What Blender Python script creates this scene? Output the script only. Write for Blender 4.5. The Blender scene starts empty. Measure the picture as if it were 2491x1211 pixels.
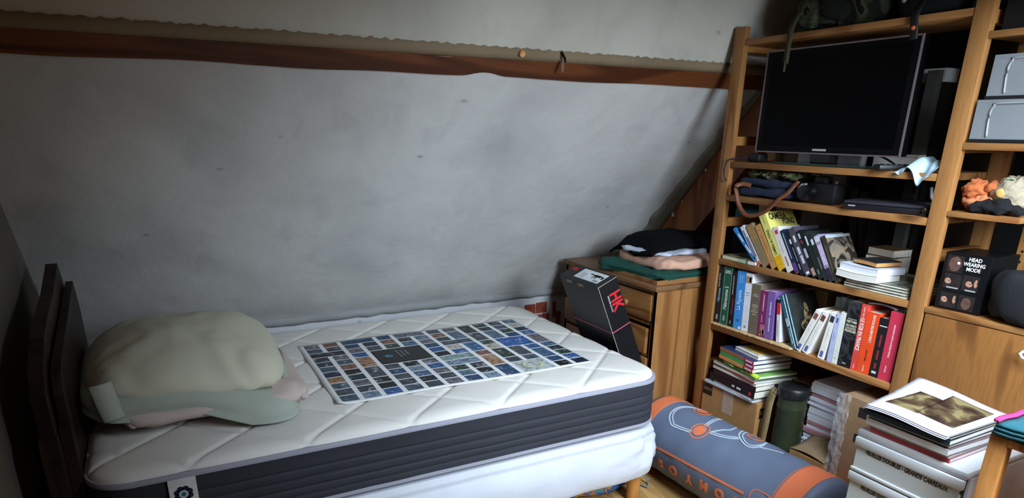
import bpy, bmesh, math, random
from mathutils import Vector, Matrix, Euler, noise

random.seed(7)
PI = math.pi
rad = math.radians
SC = bpy.context.scene
COL = SC.collection

# ------------------------------------------------------------------ camera
FPX, PX, PY, W, H = 1616.7, 1233.1, 913.0, 2491.0, 1211.0
YAW, PITCH, ROLL = rad(28.016), rad(20.261), rad(-0.622)
cam_d = bpy.data.cameras.new('camera')
cam = bpy.data.objects.new('camera', cam_d)
COL.objects.link(cam)
cam_d.sensor_fit = 'HORIZONTAL'
cam_d.sensor_width = 36.0
cam_d.lens = 36.0 * FPX / W
cam_d.shift_x = -(PX - W / 2) / W
cam_d.shift_y = (PY - H / 2) / W
cam_d.clip_start = 0.02
fw = Vector((math.sin(YAW) * math.cos(PITCH), math.cos(YAW) * math.cos(PITCH), -math.sin(PITCH)))
rt = Vector((math.cos(YAW), -math.sin(YAW), 0))
dn = fw.cross(rt)
r2 = rt * math.cos(ROLL) + dn * math.sin(ROLL)
d2 = dn * math.cos(ROLL) - rt * math.sin(ROLL)
CAM = Vector((0, 0, 1.45))
cam.matrix_world = Matrix(((r2.x, -d2.x, -fw.x, CAM.x), (r2.y, -d2.y, -fw.y, CAM.y), (r2.z, -d2.z, -fw.z, CAM.z), (0, 0, 0, 1)))
SC.camera = cam

# ------------------------------------------------------------------ world, window light, exposure
SC.view_settings.view_transform = 'Standard'
SC.view_settings.look = 'None'
SC.view_settings.exposure = 0.0
SC.view_settings.gamma = 1.0
SC.view_settings.use_curve_mapping = False
wd = bpy.data.worlds.new('sky')
SC.world = wd
wd.use_nodes = True
bgn = wd.node_tree.nodes['Background']
bgn.inputs[0].default_value = (0.62, 0.76, 1.0, 1)
bgn.inputs[1].default_value = 1.0
SC.cycles.max_bounces = 8
SC.cycles.diffuse_bounces = 5
SC.cycles.use_denoising = True
SC.cycles.sample_clamp_indirect = 4.0
WX0, WX1, WS0, WS1, WDEP = 1.12, 1.72, -0.36, 0.68, 0.15      # roof window in the opposite slope: x range, y range, depth of its lining
RS0 = 2.45 - 0.83                                            # opposite roof slope: z = y + RS0
WN = Vector((0, 0.7071, -0.7071))                            # into the room
WC = Vector(((WX0 + WX1) / 2, (WS0 + WS1) / 2, (WS0 + WS1) / 2 + RS0)) - WN * WDEP
ld = bpy.data.lights.new('window_daylight', 'AREA')
ld.shape = 'RECTANGLE'
ld.size = WX1 - WX0 - 0.02
ld.size_y = (WS1 - WS0) * 1.4142 - 0.02
ld.energy = 122
ld.color = (0.72, 0.86, 1.0)
lo = bpy.data.objects.new('window_daylight', ld)
lo.location = WC + WN * 0.03
lo.rotation_euler = (rad(45), 0, 0)
COL.objects.link(lo)

pl_ = bpy.data.lights.new('added_warm_fill', 'POINT')  # added warm fill for the upper left wall, no known source
pl_.energy = 3.2
pl_.color = (1.0, 0.80, 0.56)
pl_.shadow_soft_size = 0.06
plo_ = bpy.data.objects.new('added_warm_fill', pl_)
plo_.location = (0.05, 0.42, 1.925)
COL.objects.link(plo_)

# ------------------------------------------------------------------ materials
def lin(c):
    if isinstance(c, str):
        c = tuple(int(c[i:i + 2], 16) / 255 for i in (0, 2, 4))
    return tuple((v / 12.92 if v <= 0.04045 else ((v + 0.055) / 1.055) ** 2.4) for v in c) + (1,)

MATS = {}

def newmat(name):
    m = bpy.data.materials.new(name)
    m.use_nodes = True
    nt = m.node_tree
    return m, nt, nt.nodes['Principled BSDF']

def N(nt, t, **kw):
    n = nt.nodes.new(t)
    for k, v in kw.items():
        setattr(n, k, v)
    return n

def mix(nt, a, b, fac, mode='MIX'):
    n = N(nt, 'ShaderNodeMix', data_type='RGBA', blend_type=mode)
    for sock, v in ((n.inputs[0], fac), (n.inputs[6], a), (n.inputs[7], b)):
        if hasattr(v, 'links') or isinstance(v, bpy.types.NodeSocket):
            nt.links.new(v, sock)
        else:
            sock.default_value = v
    return n.outputs[2]

def ramp(nt, fac, stops, interp='LINEAR'):
    n = N(nt, 'ShaderNodeValToRGB')
    n.color_ramp.interpolation = interp
    e = n.color_ramp.elements
    while len(e) < len(stops):
        e.new(0.5)
    for el, (p, c) in zip(e, stops):
        el.position = p
        el.color = c
    nt.links.new(fac, n.inputs[0])
    return n.outputs[0]

def noise_tex(nt, vec, scale, detail=3, dist=0.0):
    n = N(nt, 'ShaderNodeTexNoise')
    n.inputs['Scale'].default_value = scale
    n.inputs['Detail'].default_value = detail
    n.inputs['Distortion'].default_value = dist
    nt.links.new(vec, n.inputs['Vector'])
    return n.outputs[0]

def mapping(nt, vec, scale=(1, 1, 1), rot=(0, 0, 0)):
    n = N(nt, 'ShaderNodeMapping')
    n.inputs['Scale'].default_value = scale
    n.inputs['Rotation'].default_value = rot
    nt.links.new(vec, n.inputs['Vector'])
    return n.outputs[0]

def bump(nt, bs, h, strength, dist=0.002):
    n = N(nt, 'ShaderNodeBump')
    n.inputs['Strength'].default_value = strength
    n.inputs['Distance'].default_value = dist
    nt.links.new(h, n.inputs['Height'])
    nt.links.new(n.outputs[0], bs.inputs['Normal'])

def mat(name, col, rough=0.6, var=0.10, scale=25, bmp=0.0, bscale=200, metal=0.0, spec=0.4):
    if name in MATS:
        return MATS[name]
    m, nt, bs = newmat(name)
    c = lin(col)
    obc = N(nt, 'ShaderNodeTexCoord').outputs['Object']
    n1 = noise_tex(nt, obc, scale)
    lo_ = tuple(v * (1 - var) for v in c[:3]) + (1,)
    hi_ = tuple(min(1, v * (1 + var)) for v in c[:3]) + (1,)
    nt.links.new(ramp(nt, n1, [(0.3, lo_), (0.7, hi_)]), bs.inputs['Base Color'])
    bs.inputs['Roughness'].default_value = rough
    bs.inputs['Metallic'].default_value = metal
    bs.inputs['Specular IOR Level'].default_value = spec
    if bmp:
        bump(nt, bs, noise_tex(nt, obc, bscale, 4), bmp)
    MATS[name] = m
    return m

def wood(name, c1, c2, axis='z', rough=0.5, grain=26, knots=True, spec=0.35):
    if name in MATS:
        return MATS[name]
    m, nt, bs = newmat(name)
    obc = N(nt, 'ShaderNodeTexCoord').outputs['Object']
    s = [1.0, 1.0, 1.0]
    s['xyz'.index(axis)] = 0.10
    v = mapping(nt, obc, tuple(s))
    big = noise_tex(nt, v, 5.0, 2, 0.6)
    add = N(nt, 'ShaderNodeMath', operation='MULTIPLY')
    nt.links.new(big, add.inputs[0])
    add.inputs[1].default_value = grain
    sn = N(nt, 'ShaderNodeMath', operation='SINE')
    nt.links.new(add.outputs[0], sn.inputs[0])
    fine = noise_tex(nt, mapping(nt, obc, tuple(x * 1.0 for x in s)), 160, 3)
    colr = ramp(nt, sn.outputs[0], [(0.0, lin(c1)), (0.75, lin(c1)), (1.0, lin(c2))])
    colr = mix(nt, colr, lin(c2), ramp(nt, fine, [(0.45, (0, 0, 0, 1)), (0.8, (0.55, 0.55, 0.55, 1))]))
    if knots:
        vo = N(nt, 'ShaderNodeTexVoronoi')
        vo.inputs['Scale'].default_value = 5.5
        s2 = [1.0, 1.0, 1.0]
        s2['xyz'.index(axis)] = 0.45
        nt.links.new(mapping(nt, obc, tuple(s2)), vo.inputs['Vector'])
        k = ramp(nt, vo.outputs['Distance'], [(0.0, (1, 1, 1, 1)), (0.07, (0.7, 0.7, 0.7, 1)), (0.13, (0, 0, 0, 1))])
        colr = mix(nt, colr, tuple(x * 0.35 for x in lin(c2)[:3]) + (1,), k)
    nt.links.new(colr, bs.inputs['Base Color'])
    bs.inputs['Roughness'].default_value = rough
    bs.inputs['Specular IOR Level'].default_value = spec
    bump(nt, bs, fine, 0.15, 0.001)
    MATS[name] = m
    return m

def patches(name, cols, scale, rough=0.85, bmp=0.3, dist=0.5, interp='CONSTANT', spec=0.2, det=2):
    if name in MATS:
        return MATS[name]
    m, nt, bs = newmat(name)
    obc = N(nt, 'ShaderNodeTexCoord').outputs['Object']
    n1 = noise_tex(nt, obc, scale, det, dist)
    k = len(cols)
    st = [(0.0 if i == 0 else 0.33 + 0.34 * i / k, lin(c)) for i, c in enumerate(cols)]
    nt.links.new(ramp(nt, n1, st, interp), bs.inputs['Base Color'])
    bs.inputs['Roughness'].default_value = rough
    bs.inputs['Specular IOR Level'].default_value = spec
    if bmp:
        bump(nt, bs, noise_tex(nt, obc, 350, 2), bmp, 0.001)
    MATS[name] = m
    return m

def plaster(name, base, stain, seed=0.0, rough=0.85):
    if name in MATS:
        return MATS[name]
    m, nt, bs = newmat(name)
    obc = N(nt, 'ShaderNodeTexCoord').outputs['Object']
    v = mapping(nt, obc, (1.0, 0.8, 0.8), (seed, 0, 0))
    big = noise_tex(nt, v, 2.6, 4, 0.4)
    mid = noise_tex(nt, v, 9, 5, 0.2)
    c = mix(nt, lin(base), lin(stain), ramp(nt, big, [(0.42, (0, 0, 0, 1)), (0.72, (0.45, 0.45, 0.45, 1))]))
    c = mix(nt, c, lin(stain), ramp(nt, mid, [(0.55, (0, 0, 0, 1)), (0.8, (0.35, 0.35, 0.35, 1))]))
    vo = N(nt, 'ShaderNodeTexVoronoi')
    vo.inputs['Scale'].default_value = 3.3
    nt.links.new(mapping(nt, obc, (1, 1.6, 1.6), (0.3 + seed, 0, 0)), vo.inputs['Vector'])
    c = mix(nt, c, lin('5c5c60'), ramp(nt, vo.outputs['Distance'], [(0.0, (0.55, 0.55, 0.55, 1)), (0.03, (0.35, 0.35, 0.35, 1)), (0.055, (0, 0, 0, 1))]))
    nt.links.new(c, bs.inputs['Base Color'])
    bs.inputs['Roughness'].default_value = rough
    bs.inputs['Specular IOR Level'].default_value = 0.15
    h1 = noise_tex(nt, obc, 7, 5, 0.3)
    h2 = noise_tex(nt, obc, 60, 4)
    a = N(nt, 'ShaderNodeMath', operation='MULTIPLY_ADD')
    nt.links.new(h2, a.inputs[0])
    a.inputs[1].default_value = 0.12
    nt.links.new(h1, a.inputs[2])
    bump(nt, bs, a.outputs[0], 0.55, 0.012)
    MATS[name] = m
    return m

def attrmat(name, rough=0.5, spec=0.3, nscale=60, amt=0.55, dark='0b0f16', light='c9d2d8'):
    """printed colour taken from a face colour, with blotchy photo-like tones on top"""
    if name in MATS:
        return MATS[name]
    m, nt, bs = newmat(name)
    at = N(nt, 'ShaderNodeVertexColor', layer_name='print')
    obc = N(nt, 'ShaderNodeTexCoord').outputs['Object']
    n1 = noise_tex(nt, obc, nscale, 3, 0.4)
    n2 = noise_tex(nt, obc, nscale * 0.6, 2, 0.8)
    c = mix(nt, at.outputs[0], lin(dark), ramp(nt, n1, [(0.45, (0, 0, 0, 1)), (0.62, (amt, amt, amt, 1))]))
    c = mix(nt, c, lin(light), ramp(nt, n2, [(0.58, (0, 0, 0, 1)), (0.74, (amt * 0.9, amt * 0.9, amt * 0.9, 1))]))
    nt.links.new(c, bs.inputs['Base Color'])
    bs.inputs['Roughness'].default_value = rough
    bs.inputs['Specular IOR Level'].default_value = spec
    MATS[name] = m
    return m

# ------------------------------------------------------------------ mesh helpers
def world_of(o):
    m = Matrix.Identity(4)
    while o:
        m = o.matrix_basis @ m
        o = o.parent
    return m

class MB:
    def __init__(s):
        s.v, s.f, s.c = [], [], []

    def add(s, vs, fs, col=None):
        o = len(s.v)
        s.v += [Vector(p) for p in vs]
        s.f += [tuple(i + o for i in f) for f in fs]
        s.c += [col] * len(fs)
        return s

    def box(s, a, b, M=None, bev=0.0, col=None):
        a, b = Vector(a), Vector(b)
        if bev > 0:
            bm = bmesh.new()
            bmesh.ops.create_cube(bm, size=1)
            for v in bm.verts:
                v.co = Vector(((a[i] + b[i]) / 2 + v.co[i] * (b[i] - a[i]) for i in range(3)))
            bmesh.ops.bevel(bm, geom=list(bm.edges), offset=bev, segments=2, profile=0.5, affect='EDGES')
            bm.verts.index_update()
            vs = [v.co.copy() for v in bm.verts]
            fs = [tuple(v.index for v in f.verts) for f in bm.faces]
            bm.free()
        else:
            vs = [Vector((x, y, z)) for x in (a.x, b.x) for y in (a.y, b.y) for z in (a.z, b.z)]
            fs = [(0, 1, 3, 2), (4, 6, 7, 5), (0, 4, 5, 1), (2, 3, 7, 6), (0, 2, 6, 4), (1, 5, 7, 3)]
        if M is not None:
            vs = [M @ p for p in vs]
        return s.add(vs, fs, col)

    def prism(s, pts, off, col=None):
        """closed outline (3D points) swept by the vector off"""
        n = len(pts)
        off = Vector(off)
        vs = [Vector(p) for p in pts] + [Vector(p) + off for p in pts]
        fs = [tuple(range(n - 1, -1, -1)), tuple(range(n, 2 * n))]
        fs += [(i, (i + 1) % n, n + (i + 1) % n, n + i) for i in range(n)]
        return s.add(vs, fs, col)

    def tube(s, pts, r, n=8, closed=False, flat=None):
        pts = [Vector(p) for p in pts]
        k = len(pts)
        vs, fs = [], []
        up = Vector((0, 0, 1))
        for i, p in enumerate(pts):
            a = pts[(i - 1) % k] if closed or i > 0 else p
            b = pts[(i + 1) % k] if closed or i < k - 1 else p
            t = (b - a).normalized()
            x = t.cross(up)
            if x.length < 1e-3:
                x = t.cross(Vector((1, 0, 0)))
            x.normalize()
            y = x.cross(t).normalized()
            rr = r[i] if isinstance(r, (list, tuple)) else r
            for j in range(n):
                an = 2 * PI * j / n
                vs.append(p + x * math.cos(an) * rr + y * math.sin(an) * rr * (flat or 1))
        for i in range(k if closed else k - 1):
            for j in range(n):
                a, b = i * n + j, i * n + (j + 1) % n
                c, d = ((i + 1) % k) * n + (j + 1) % n, ((i + 1) % k) * n + j
                fs.append((a, b, c, d))
        if not closed:
            fs.append(tuple(range(n - 1, -1, -1)))
            fs.append(tuple((k - 1) * n + j for j in range(n)))
        return s.add(vs, fs)

    def lathe(s, prof, n=28, M=None):
        vs, fs = [], []
        k = len(prof)
        for r, z in prof:
            for j in range(n):
                an = 2 * PI * j / n
                vs.append(Vector((r * math.cos(an), r * math.sin(an), z)))
        for i in range(k - 1):
            for j in range(n):
                fs.append((i * n + j, i * n + (j + 1) % n, (i + 1) * n + (j + 1) % n, (i + 1) * n + j))
        fs.append(tuple(range(n - 1, -1, -1)))
        fs.append(tuple((k - 1) * n + j for j in range(n)))
        if M is not None:
            vs = [M @ p for p in vs]
        return s.add(vs, fs)

    def blob(s, c, r, e1=1.0, e2=1.0, amp=0.0, ns=8.0, nu=40, nv=20, M=None, fn=None, seed=0):
        """superellipsoid with cloth-like noise"""
        sp = lambda v, e: math.copysign(abs(v) ** e, v)
        vs, fs = [], []
        c = Vector(c)
        for i in range(nv + 1):
            la = -PI / 2 + PI * i / nv
            for j in range(nu):
                lo_ = 2 * PI * j / nu
                q = Vector((sp(math.cos(la), e1) * sp(math.cos(lo_), e2), sp(math.cos(la), e1) * sp(math.sin(lo_), e2), sp(math.sin(la), e1)))
                p = Vector((q.x * r[0], q.y * r[1], q.z * r[2]))
                if amp:
                    nn = noise.fractal(p * ns + Vector((seed * 7.3, seed * 3.1, seed)), 0.6, 2.0, 3)
                    p += Vector((q.x * 0.4, q.y * 0.4, q.z)).normalized() * nn * amp if q.length > 0 else Vector()
                if fn:
                    p = fn(p, q)
                vs.append((M @ p if M is not None else p) + c)
        for i in range(nv):
            for j in range(nu):
                fs.append((i * nu + j, i * nu + (j + 1) % nu, (i + 1) * nu + (j + 1) % nu, (i + 1) * nu + j))
        return s.add(vs, fs)

    def sheet(s, fn, nu, nv, off, col=None):
        """a sheet fn(u, v) with real thickness: second layer moved by the vector off"""
        off = Vector(off)
        g = [[Vector(fn(i / nu, j / nv)) for i in range(nu + 1)] for j in range(nv + 1)]
        vs = [p for row in g for p in row]
        n = len(vs)
        vs += [p + off for p in vs]
        w = nu + 1
        fs = []
        for j in range(nv):
            for i in range(nu):
                a = j * w + i
                fs.append((a, a + 1, a + w + 1, a + w))
                fs.append((n + a, n + a + w, n + a + w + 1, n + a + 1))
        ring = [i for i in range(w)] + [j * w + nu for j in range(1, nv + 1)] + [nv * w + i for i in range(nu - 1, -1, -1)] + [j * w for j in range(nv - 1, 0, -1)]
        for a, b in zip(ring, ring[1:] + ring[:1]):
            fs.append((b, a, n + a, n + b))
        return s.add(vs, fs, col)

    def build(s, name, m, parent=None, world=False, smooth=False, kind=None, bevel=0.0, auto=None):
        me = bpy.data.meshes.new(name)
        vs = s.v
        if world and parent is not None:
            inv = world_of(parent).inverted()
            vs = [inv @ p for p in vs]
        me.from_pydata([tuple(p) for p in vs], [], s.f)
        if any(c is not None for c in s.c):
            ca = me.color_attributes.new('print', 'FLOAT_COLOR', 'CORNER')
            k = 0
            for poly, c in zip(me.polygons, s.c):
                cc = lin(c) if c is not None else (1, 1, 1, 1)
                for _ in poly.loop_indices:
                    ca.data[k].color = cc
                    k += 1
        me.materials.append(m)
        bm = bmesh.new()
        bm.from_mesh(me)
        bmesh.ops.recalc_face_normals(bm, faces=bm.faces)
        bm.to_mesh(me)
        bm.free()
        if smooth:
            me.polygons.foreach_set('use_smooth', [True] * len(me.polygons))
            if auto:
                me.set_sharp_from_angle(angle=rad(auto))
        o = bpy.data.objects.new(name, me)
        COL.objects.link(o)
        if parent is not None:
            o.parent = parent
        if kind:
            o['kind'] = kind
        return o

def tag(o, label, cat, group=None):
    o['label'] = label
    o['category'] = cat
    if group:
        o['group'] = group
    return o

def thing(name, label, cat, loc=(0, 0, 0), rot=(0, 0, 0), group=None):
    o = bpy.data.objects.new(name, None)
    o.empty_display_size = 0.05
    o.location = loc
    o.rotation_euler = rot
    COL.objects.link(o)
    return tag(o, label, cat, group)

TEXTC = {}

def text(parent, s, size, pos, xd, yd, m, name='lettering', align='CENTER', sx=1.0, ex=0.0002, bold=0.0):
    cu = bpy.data.curves.new('txt', 'FONT')
    cu.body = s
    cu.size = size
    cu.align_x = align
    cu.align_y = 'CENTER'
    cu.resolution_u = 2
    cu.extrude = ex
    cu.offset = bold * size
    ob = bpy.data.objects.new('txt', cu)
    me = bpy.data.meshes.new_from_object(ob)
    bpy.data.objects.remove(ob)
    bpy.data.curves.remove(cu)
    xd, yd = Vector(xd).normalized(), Vector(yd).normalized()
    zd = xd.cross(yd)
    M = Matrix(((xd.x * sx, yd.x, zd.x, pos[0]), (xd.y * sx, yd.y, zd.y, pos[1]), (xd.z * sx, yd.z, zd.z, pos[2]), (0, 0, 0, 1)))
    me.transform(M)
    me.materials.clear()
    me.materials.append(m)
    o = bpy.data.objects.new(name, me)
    COL.objects.link(o)
    o.parent = parent
    return o

PINE = lambda ax: wood('pine_' + ax, '986a3c', '7b4d26', ax)
PINED = lambda ax: wood('pine_dark_' + ax, '9c6a36', '6f4320', ax)
WHITE = mat('print_white', 'e9e9ea', 0.6, 0.02)
BLACK = mat('print_black', '0d0d0f', 0.6, 0.05)
RED = mat('print_red', 'd3202a', 0.6, 0.05)
PAPER = mat('paper_edges', 'dcd6c6', 0.8, 0.10, 140)
PAPERW = mat('paper_white', 'e6e6e6', 0.8, 0.04, 60)

# ================================================================== the setting
def struct(name, mb, m, **k):
    return mb.build(name, m, kind='structure', **k)

XL, XR, YF, ZC = -0.40, 2.78, -1.1, 2.46
LY, LZ, T = 3.16, 0.593, 1.13                 # foot of the sloping wall and its rise
SN = Vector((0, -T, -1)).normalized()         # into the room
def slope_y(z): return LY - (z - LZ) / T
PT = (2.177, 1.704)                           # top of the purlin on the slope

plank_l, plank_w = 0.42, 0.07
fl = struct('floor', MB().box((XL, YF, -0.06), (XR, 3.3, -0.004)), mat('floor_base', '6f5233', 0.6))
pm = wood('floor_oak', 'c19a62', '9b7443', 'y', 0.4, 18, False)
proto = None
k = 0
for i in range(14):
    for j in range(4):
        if proto is None:
            proto = MB().box((-plank_w / 2 + .0006, -plank_l / 2 + .0006, -0.012), (plank_w / 2 - .0006, plank_l / 2 - .0006, 0.0), bev=0.0012).build('floorboard', pm, fl)
            o = proto
        else:
            o = proto.copy()
            COL.objects.link(o)
            o.parent = fl
        o.location = (1.30 + i * plank_w, 0.75 + (j + 0.5 * (i % 2)) * plank_l, 0)

wp = plaster('plaster_slope', 'cac8c4', '9a9998')
# lower slope as a gently uneven surface with thickness behind
def slope_pt(u, v):
    x = XL + (XR - XL) * u
    z = LZ + (PT[1] - 0.012 - LZ) * v
    w = 0.010 * noise.fractal(Vector((x * 2.0, z * 2.5, 3.1)), 0.7, 2.0, 3)
    p = Vector((x, slope_y(z), z)) + SN * w
    return p
struct('wall_back', MB().sheet(slope_pt, 90, 40, -SN * 0.08), wp, smooth=True, auto=40)
wp2 = plaster('plaster_upper', 'c2beb2', '9c988d', 1.7)
def upper_pt(u, v):
    x = XL + (XR - XL) * u
    z = PT[1] - 0.006 + (ZC - PT[1] + 0.02) * v
    y = PT[0] - 0.001 - (z - PT[1]) / 2.5
    return Vector((x, y + 0.006 * v * noise.fractal(Vector((x * 2.2, z * 3, 9.0)), 0.7, 2.0, 3), z))
struct('wall_attic', MB().sheet(upper_pt, 70, 20, (0, 0.08, 0.03)), wp2, smooth=True, auto=40)
# low wall under the slope, plaster fallen off near the chest
wl = struct('wall_knee', MB().box((XL, LY + 0.004, 0), (XR, LY + 0.12, LZ + 0.03)), plaster('plaster_low', 'd2d2d4', 'a8a8aa', 0.8))
bm_ = mat('old_brick', '8a3d2c', 0.9, 0.3, 40, 0.8, 90)
for (x0, x1, z0, z1) in ((1.79, 1.86, 0.47, 0.53), (1.865, 1.935, 0.475, 0.535), (1.81, 1.90, 0.405, 0.465), (1.905, 1.95, 0.41, 0.468), (1.975, 1.995, 0.44, 0.53), (2.0, 2.03, 0.40, 0.47)):
    MB().box((x0, LY - 0.004, z0), (x1, LY + 0.03, z1), bev=0.004).build('brick', bm_, wl)
def lip(u, v):
    x = XL + 2.5 * u
    an = v * PI
    r = 0.016 + 0.006 * noise.noise(Vector((x * 14, 2.0, v)))
    return Vector((x, LY - 0.012 - r * math.sin(an), LZ + 0.004 - r * math.cos(an) * 1.3))
struct('trim_1', MB().sheet(lip, 120, 8, (0, 0.02, 0)), plaster('plaster_lip', '9d9d9c', '77777a', 2.2), smooth=True)
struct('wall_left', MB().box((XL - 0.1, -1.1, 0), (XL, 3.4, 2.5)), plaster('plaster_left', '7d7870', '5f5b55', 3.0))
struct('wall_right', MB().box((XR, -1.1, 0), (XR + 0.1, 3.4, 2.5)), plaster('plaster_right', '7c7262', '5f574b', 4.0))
YK = -1.0                                    # low wall behind the photographer
struct('ceiling', MB().box((XL - 0.1, 0.81, 2.45), (XR + 0.1, 2.05, 2.55)), wood('panelling', '6e5134', '4f3820', 'x', 0.6, 14, False))
struct('wall_front', MB().box((XL - 0.1, YK - 0.1, 0), (XR, YK, YK + RS0 + 0.05)), wood('panelling', '6e5134', '4f3820', 'x', 0.6, 14, False))
rs = MB()
def roofbit(x0, x1, y0, y1):
    rs.prism([Vector((x0, y0, y0 + RS0)), Vector((x1, y0, y0 + RS0)), Vector((x1, y1, y1 + RS0)), Vector((x0, y1, y1 + RS0))], -WN * 0.12)
roofbit(XL - 0.1, WX0, YK - 0.1, 0.88)
roofbit(WX1, XR, YK - 0.1, 0.88)
roofbit(WX0, WX1, YK - 0.1, WS0)
roofbit(WX0, WX1, WS1, 0.88)
struct('wall_roof', rs, wood('panelling', '6e5134', '4f3820', 'x', 0.6, 14, False))
lnm = mat('window_paint', 'd9d6cc', 0.5)
win = thing('window_1', 'white lined roof window in the slope behind the photographer', 'window', WC)
win['kind'] = 'structure'
def wpt(x, y, d): return Vector((x, y, y + RS0)) - WN * d
for (xa, ya, xb_, yb2) in ((WX0, WS0, WX0, WS1), (WX1, WS0, WX1, WS1), (WX0, WS0, WX1, WS0), (WX0, WS1, WX1, WS1)):
    off = Vector((0.02 if xa == xb_ == WX1 else (-0.02 if xa == xb_ else 0), 0, 0))
    if xa != xb_:
        off = Vector((0, -0.014, -0.014)) if ya == WS0 else Vector((0, 0.014, 0.014))
    MB().prism([wpt(xa, ya, -0.02), wpt(xb_, yb2, -0.02), wpt(xb_, yb2, WDEP + 0.06), wpt(xa, ya, WDEP + 0.06)], off).build('lining_board', lnm, win, world=True)
struct('light_block_header', MB().prism([Vector((WX0 - 0.09, y_, z_c)) for y_, z_c in ((0.26, 0.85), (0.34, 1.02), (0.39, 1.16), (0.42, 1.3), (0.46, 1.45), (0.50, 1.62), (0.6, 1.66), (0.9, 1.71), (1.2, 1.77), (1.55, 1.82), (1.75, 1.86), (1.75, 2.47), (0.26, 2.47))], (0.07, 0, 0)).box((WX1 + 0.02, 0.10, 1.86), (WX1 + 0.10, 0.88, 2.47)), mat('light_block_board', '6e5134', 0.7))  # added out of view to keep window daylight off the left and upper right
struct('light_block_collar', MB().box((WX0 - 0.02, 0.92, 1.78), (2.09, 1.0, 2.47)), mat('light_block_board', '6e5134', 0.7))  # added beam out of view, dims daylight on the top shelf and upper wall
struct('light_block_partition', MB().prism([Vector((WX0 - 0.12, y_, z_c)) for y_, z_c in ((YK, 0), (0.26, 0), (0.26, 0.26 + RS0 + 0.03), (YK, YK + RS0 + 0.03))], (0.10, 0, 0)), mat('light_block_board', '6e5134', 0.7))  # added out of view to shade the head end of the bed
gl, gnt, gbs = newmat('window_glass')
gbs.inputs['Transmission Weight'].default_value = 1.0
gbs.inputs['Roughness'].default_value = 0.0
MB().prism([wpt(WX0, WS0, WDEP + .02), wpt(WX1, WS0, WDEP + .02), wpt(WX1, WS1, WDEP + .02), wpt(WX0, WS1, WDEP + .02)], -WN * 0.006).build('pane', gl, win, world=True)

lp_ = thing('added_fill_lamp', 'added bare bulb lamp, out of view, warming the upper left wall', 'lamp', (0.05, 0.42, 2.04))  # added fitting around the warm fill, out of view
MB().lathe([(0.035, 0.0), (0.035, -0.012), (0.018, -0.02), (0.018, -0.04)], 20).build('holder', mat('added_lamp_holder', 'd8d5cc', 0.5), lp_, smooth=True, auto=40)
bm2, bnt2, bbs2 = newmat('added_bulb_glow')
bbs2.inputs['Emission Color'].default_value = (1.0, 0.80, 0.56, 1)
bbs2.inputs['Emission Strength'].default_value = 4.0
MB().blob((0, 0, -0.066), (0.026, 0.026, 0.030), nu=18, nv=12).build('bulb', bm2, lp_, smooth=True)

# ---- purlin across the slope
bw = wood('beam_wood', '6e3d1f', '4a2613', 'x', 0.55, 16, True, 0.3)
ochre = plaster('beam_plaster', '8a7860', '6a5a46', 1.1)
pr = thing('purlin', 'long dark brown timber beam running across the sloping wall above the bed', 'beam', ((XL + XR) / 2, 2.242, 1.630))
def pur(u, v):
    x = XL + 0.001 + (XR - XL - 0.002) * u
    b = Vector((x, 2.242 + 0.012 * max(0, math.exp(-((x - 0.335) / .03) ** 2)), 1.630))
    b.z += 0.006 * noise.noise(Vector((x * 3, 0, 0))) + (0.010 if 1.02 < x < 1.16 else 0) * math.sin((x - 1.02) / 0.14 * PI)
    t_ = Vector((x, 2.196, 1.682 + 0.002 * noise.noise(Vector((x * 5, 3, 0)))))
    if v < 0.25:
        return b.lerp(b + SN * 0.014, v / 0.25)
    return (b + SN * 0.014).lerp(t_ + SN * 0.014, (v - 0.25) / 0.75)
MB().sheet(pur, 160, 8, -SN * 0.06).build('timber', bw, pr, world=True, smooth=True, auto=35)
def och(u, v):
    x = XL + 0.001 + (XR - XL - 0.002) * u
    a = Vector((x, 2.196, 1.682)) + SN * 0.0135
    jag = 0.006 * noise.fractal(Vector((x * 30, 1.0, 0)), 0.5, 2, 3) + 0.003 * (1 if math.sin(x * 150) > 0.4 else 0)
    b = Vector((x, PT[0] - 0.0035, PT[1] + 0.004 + jag)) + SN * 0.004
    return a.lerp(b, v)
MB().sheet(och, 420, 2, -SN * 0.03).build('mortar_edge', ochre, pr, world=True, smooth=True)
MB().tube([(0.74, 2.190, 1.674), (0.95, 2.190, 1.673)], 0.0035, 6).build('paint_streak', mat('streak', 'b9ae9d', 0.7), pr, world=True)
o = MB().tube([(1.20, 2.185, 1.699), (1.198, 2.163, 1.690)], [0.012, 0.010], 10).build('cork_plug', mat('cork', 'd39a63', 0.8, 0.2, 90), None)
tag(o, 'small orange cork plug stuck in the upper edge of the ceiling beam', 'plug')
t = thing('hook', 'small dark hook screwed into the beam right of the cork plug', 'hook', (1.357, 2.18, 1.69))
hm = mat('dark_iron', '1b1512', 0.5, 0.1, 30, 0, 100, 0.6)
MB().tube([(0, 0.012, 0.03), (0.0, -0.012, 0.012), (0.006, -0.022, -0.006), (0.010, -0.018, -0.016)], 0.0045, 8).build('shank', hm, t)
MB().blob((0.0, -0.018, -0.03), (0.007, 0.004, 0.022), 1, 1, nu=10, nv=8).build('tip', mat('hook_tip', '7a5340', 0.6), t)

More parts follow.
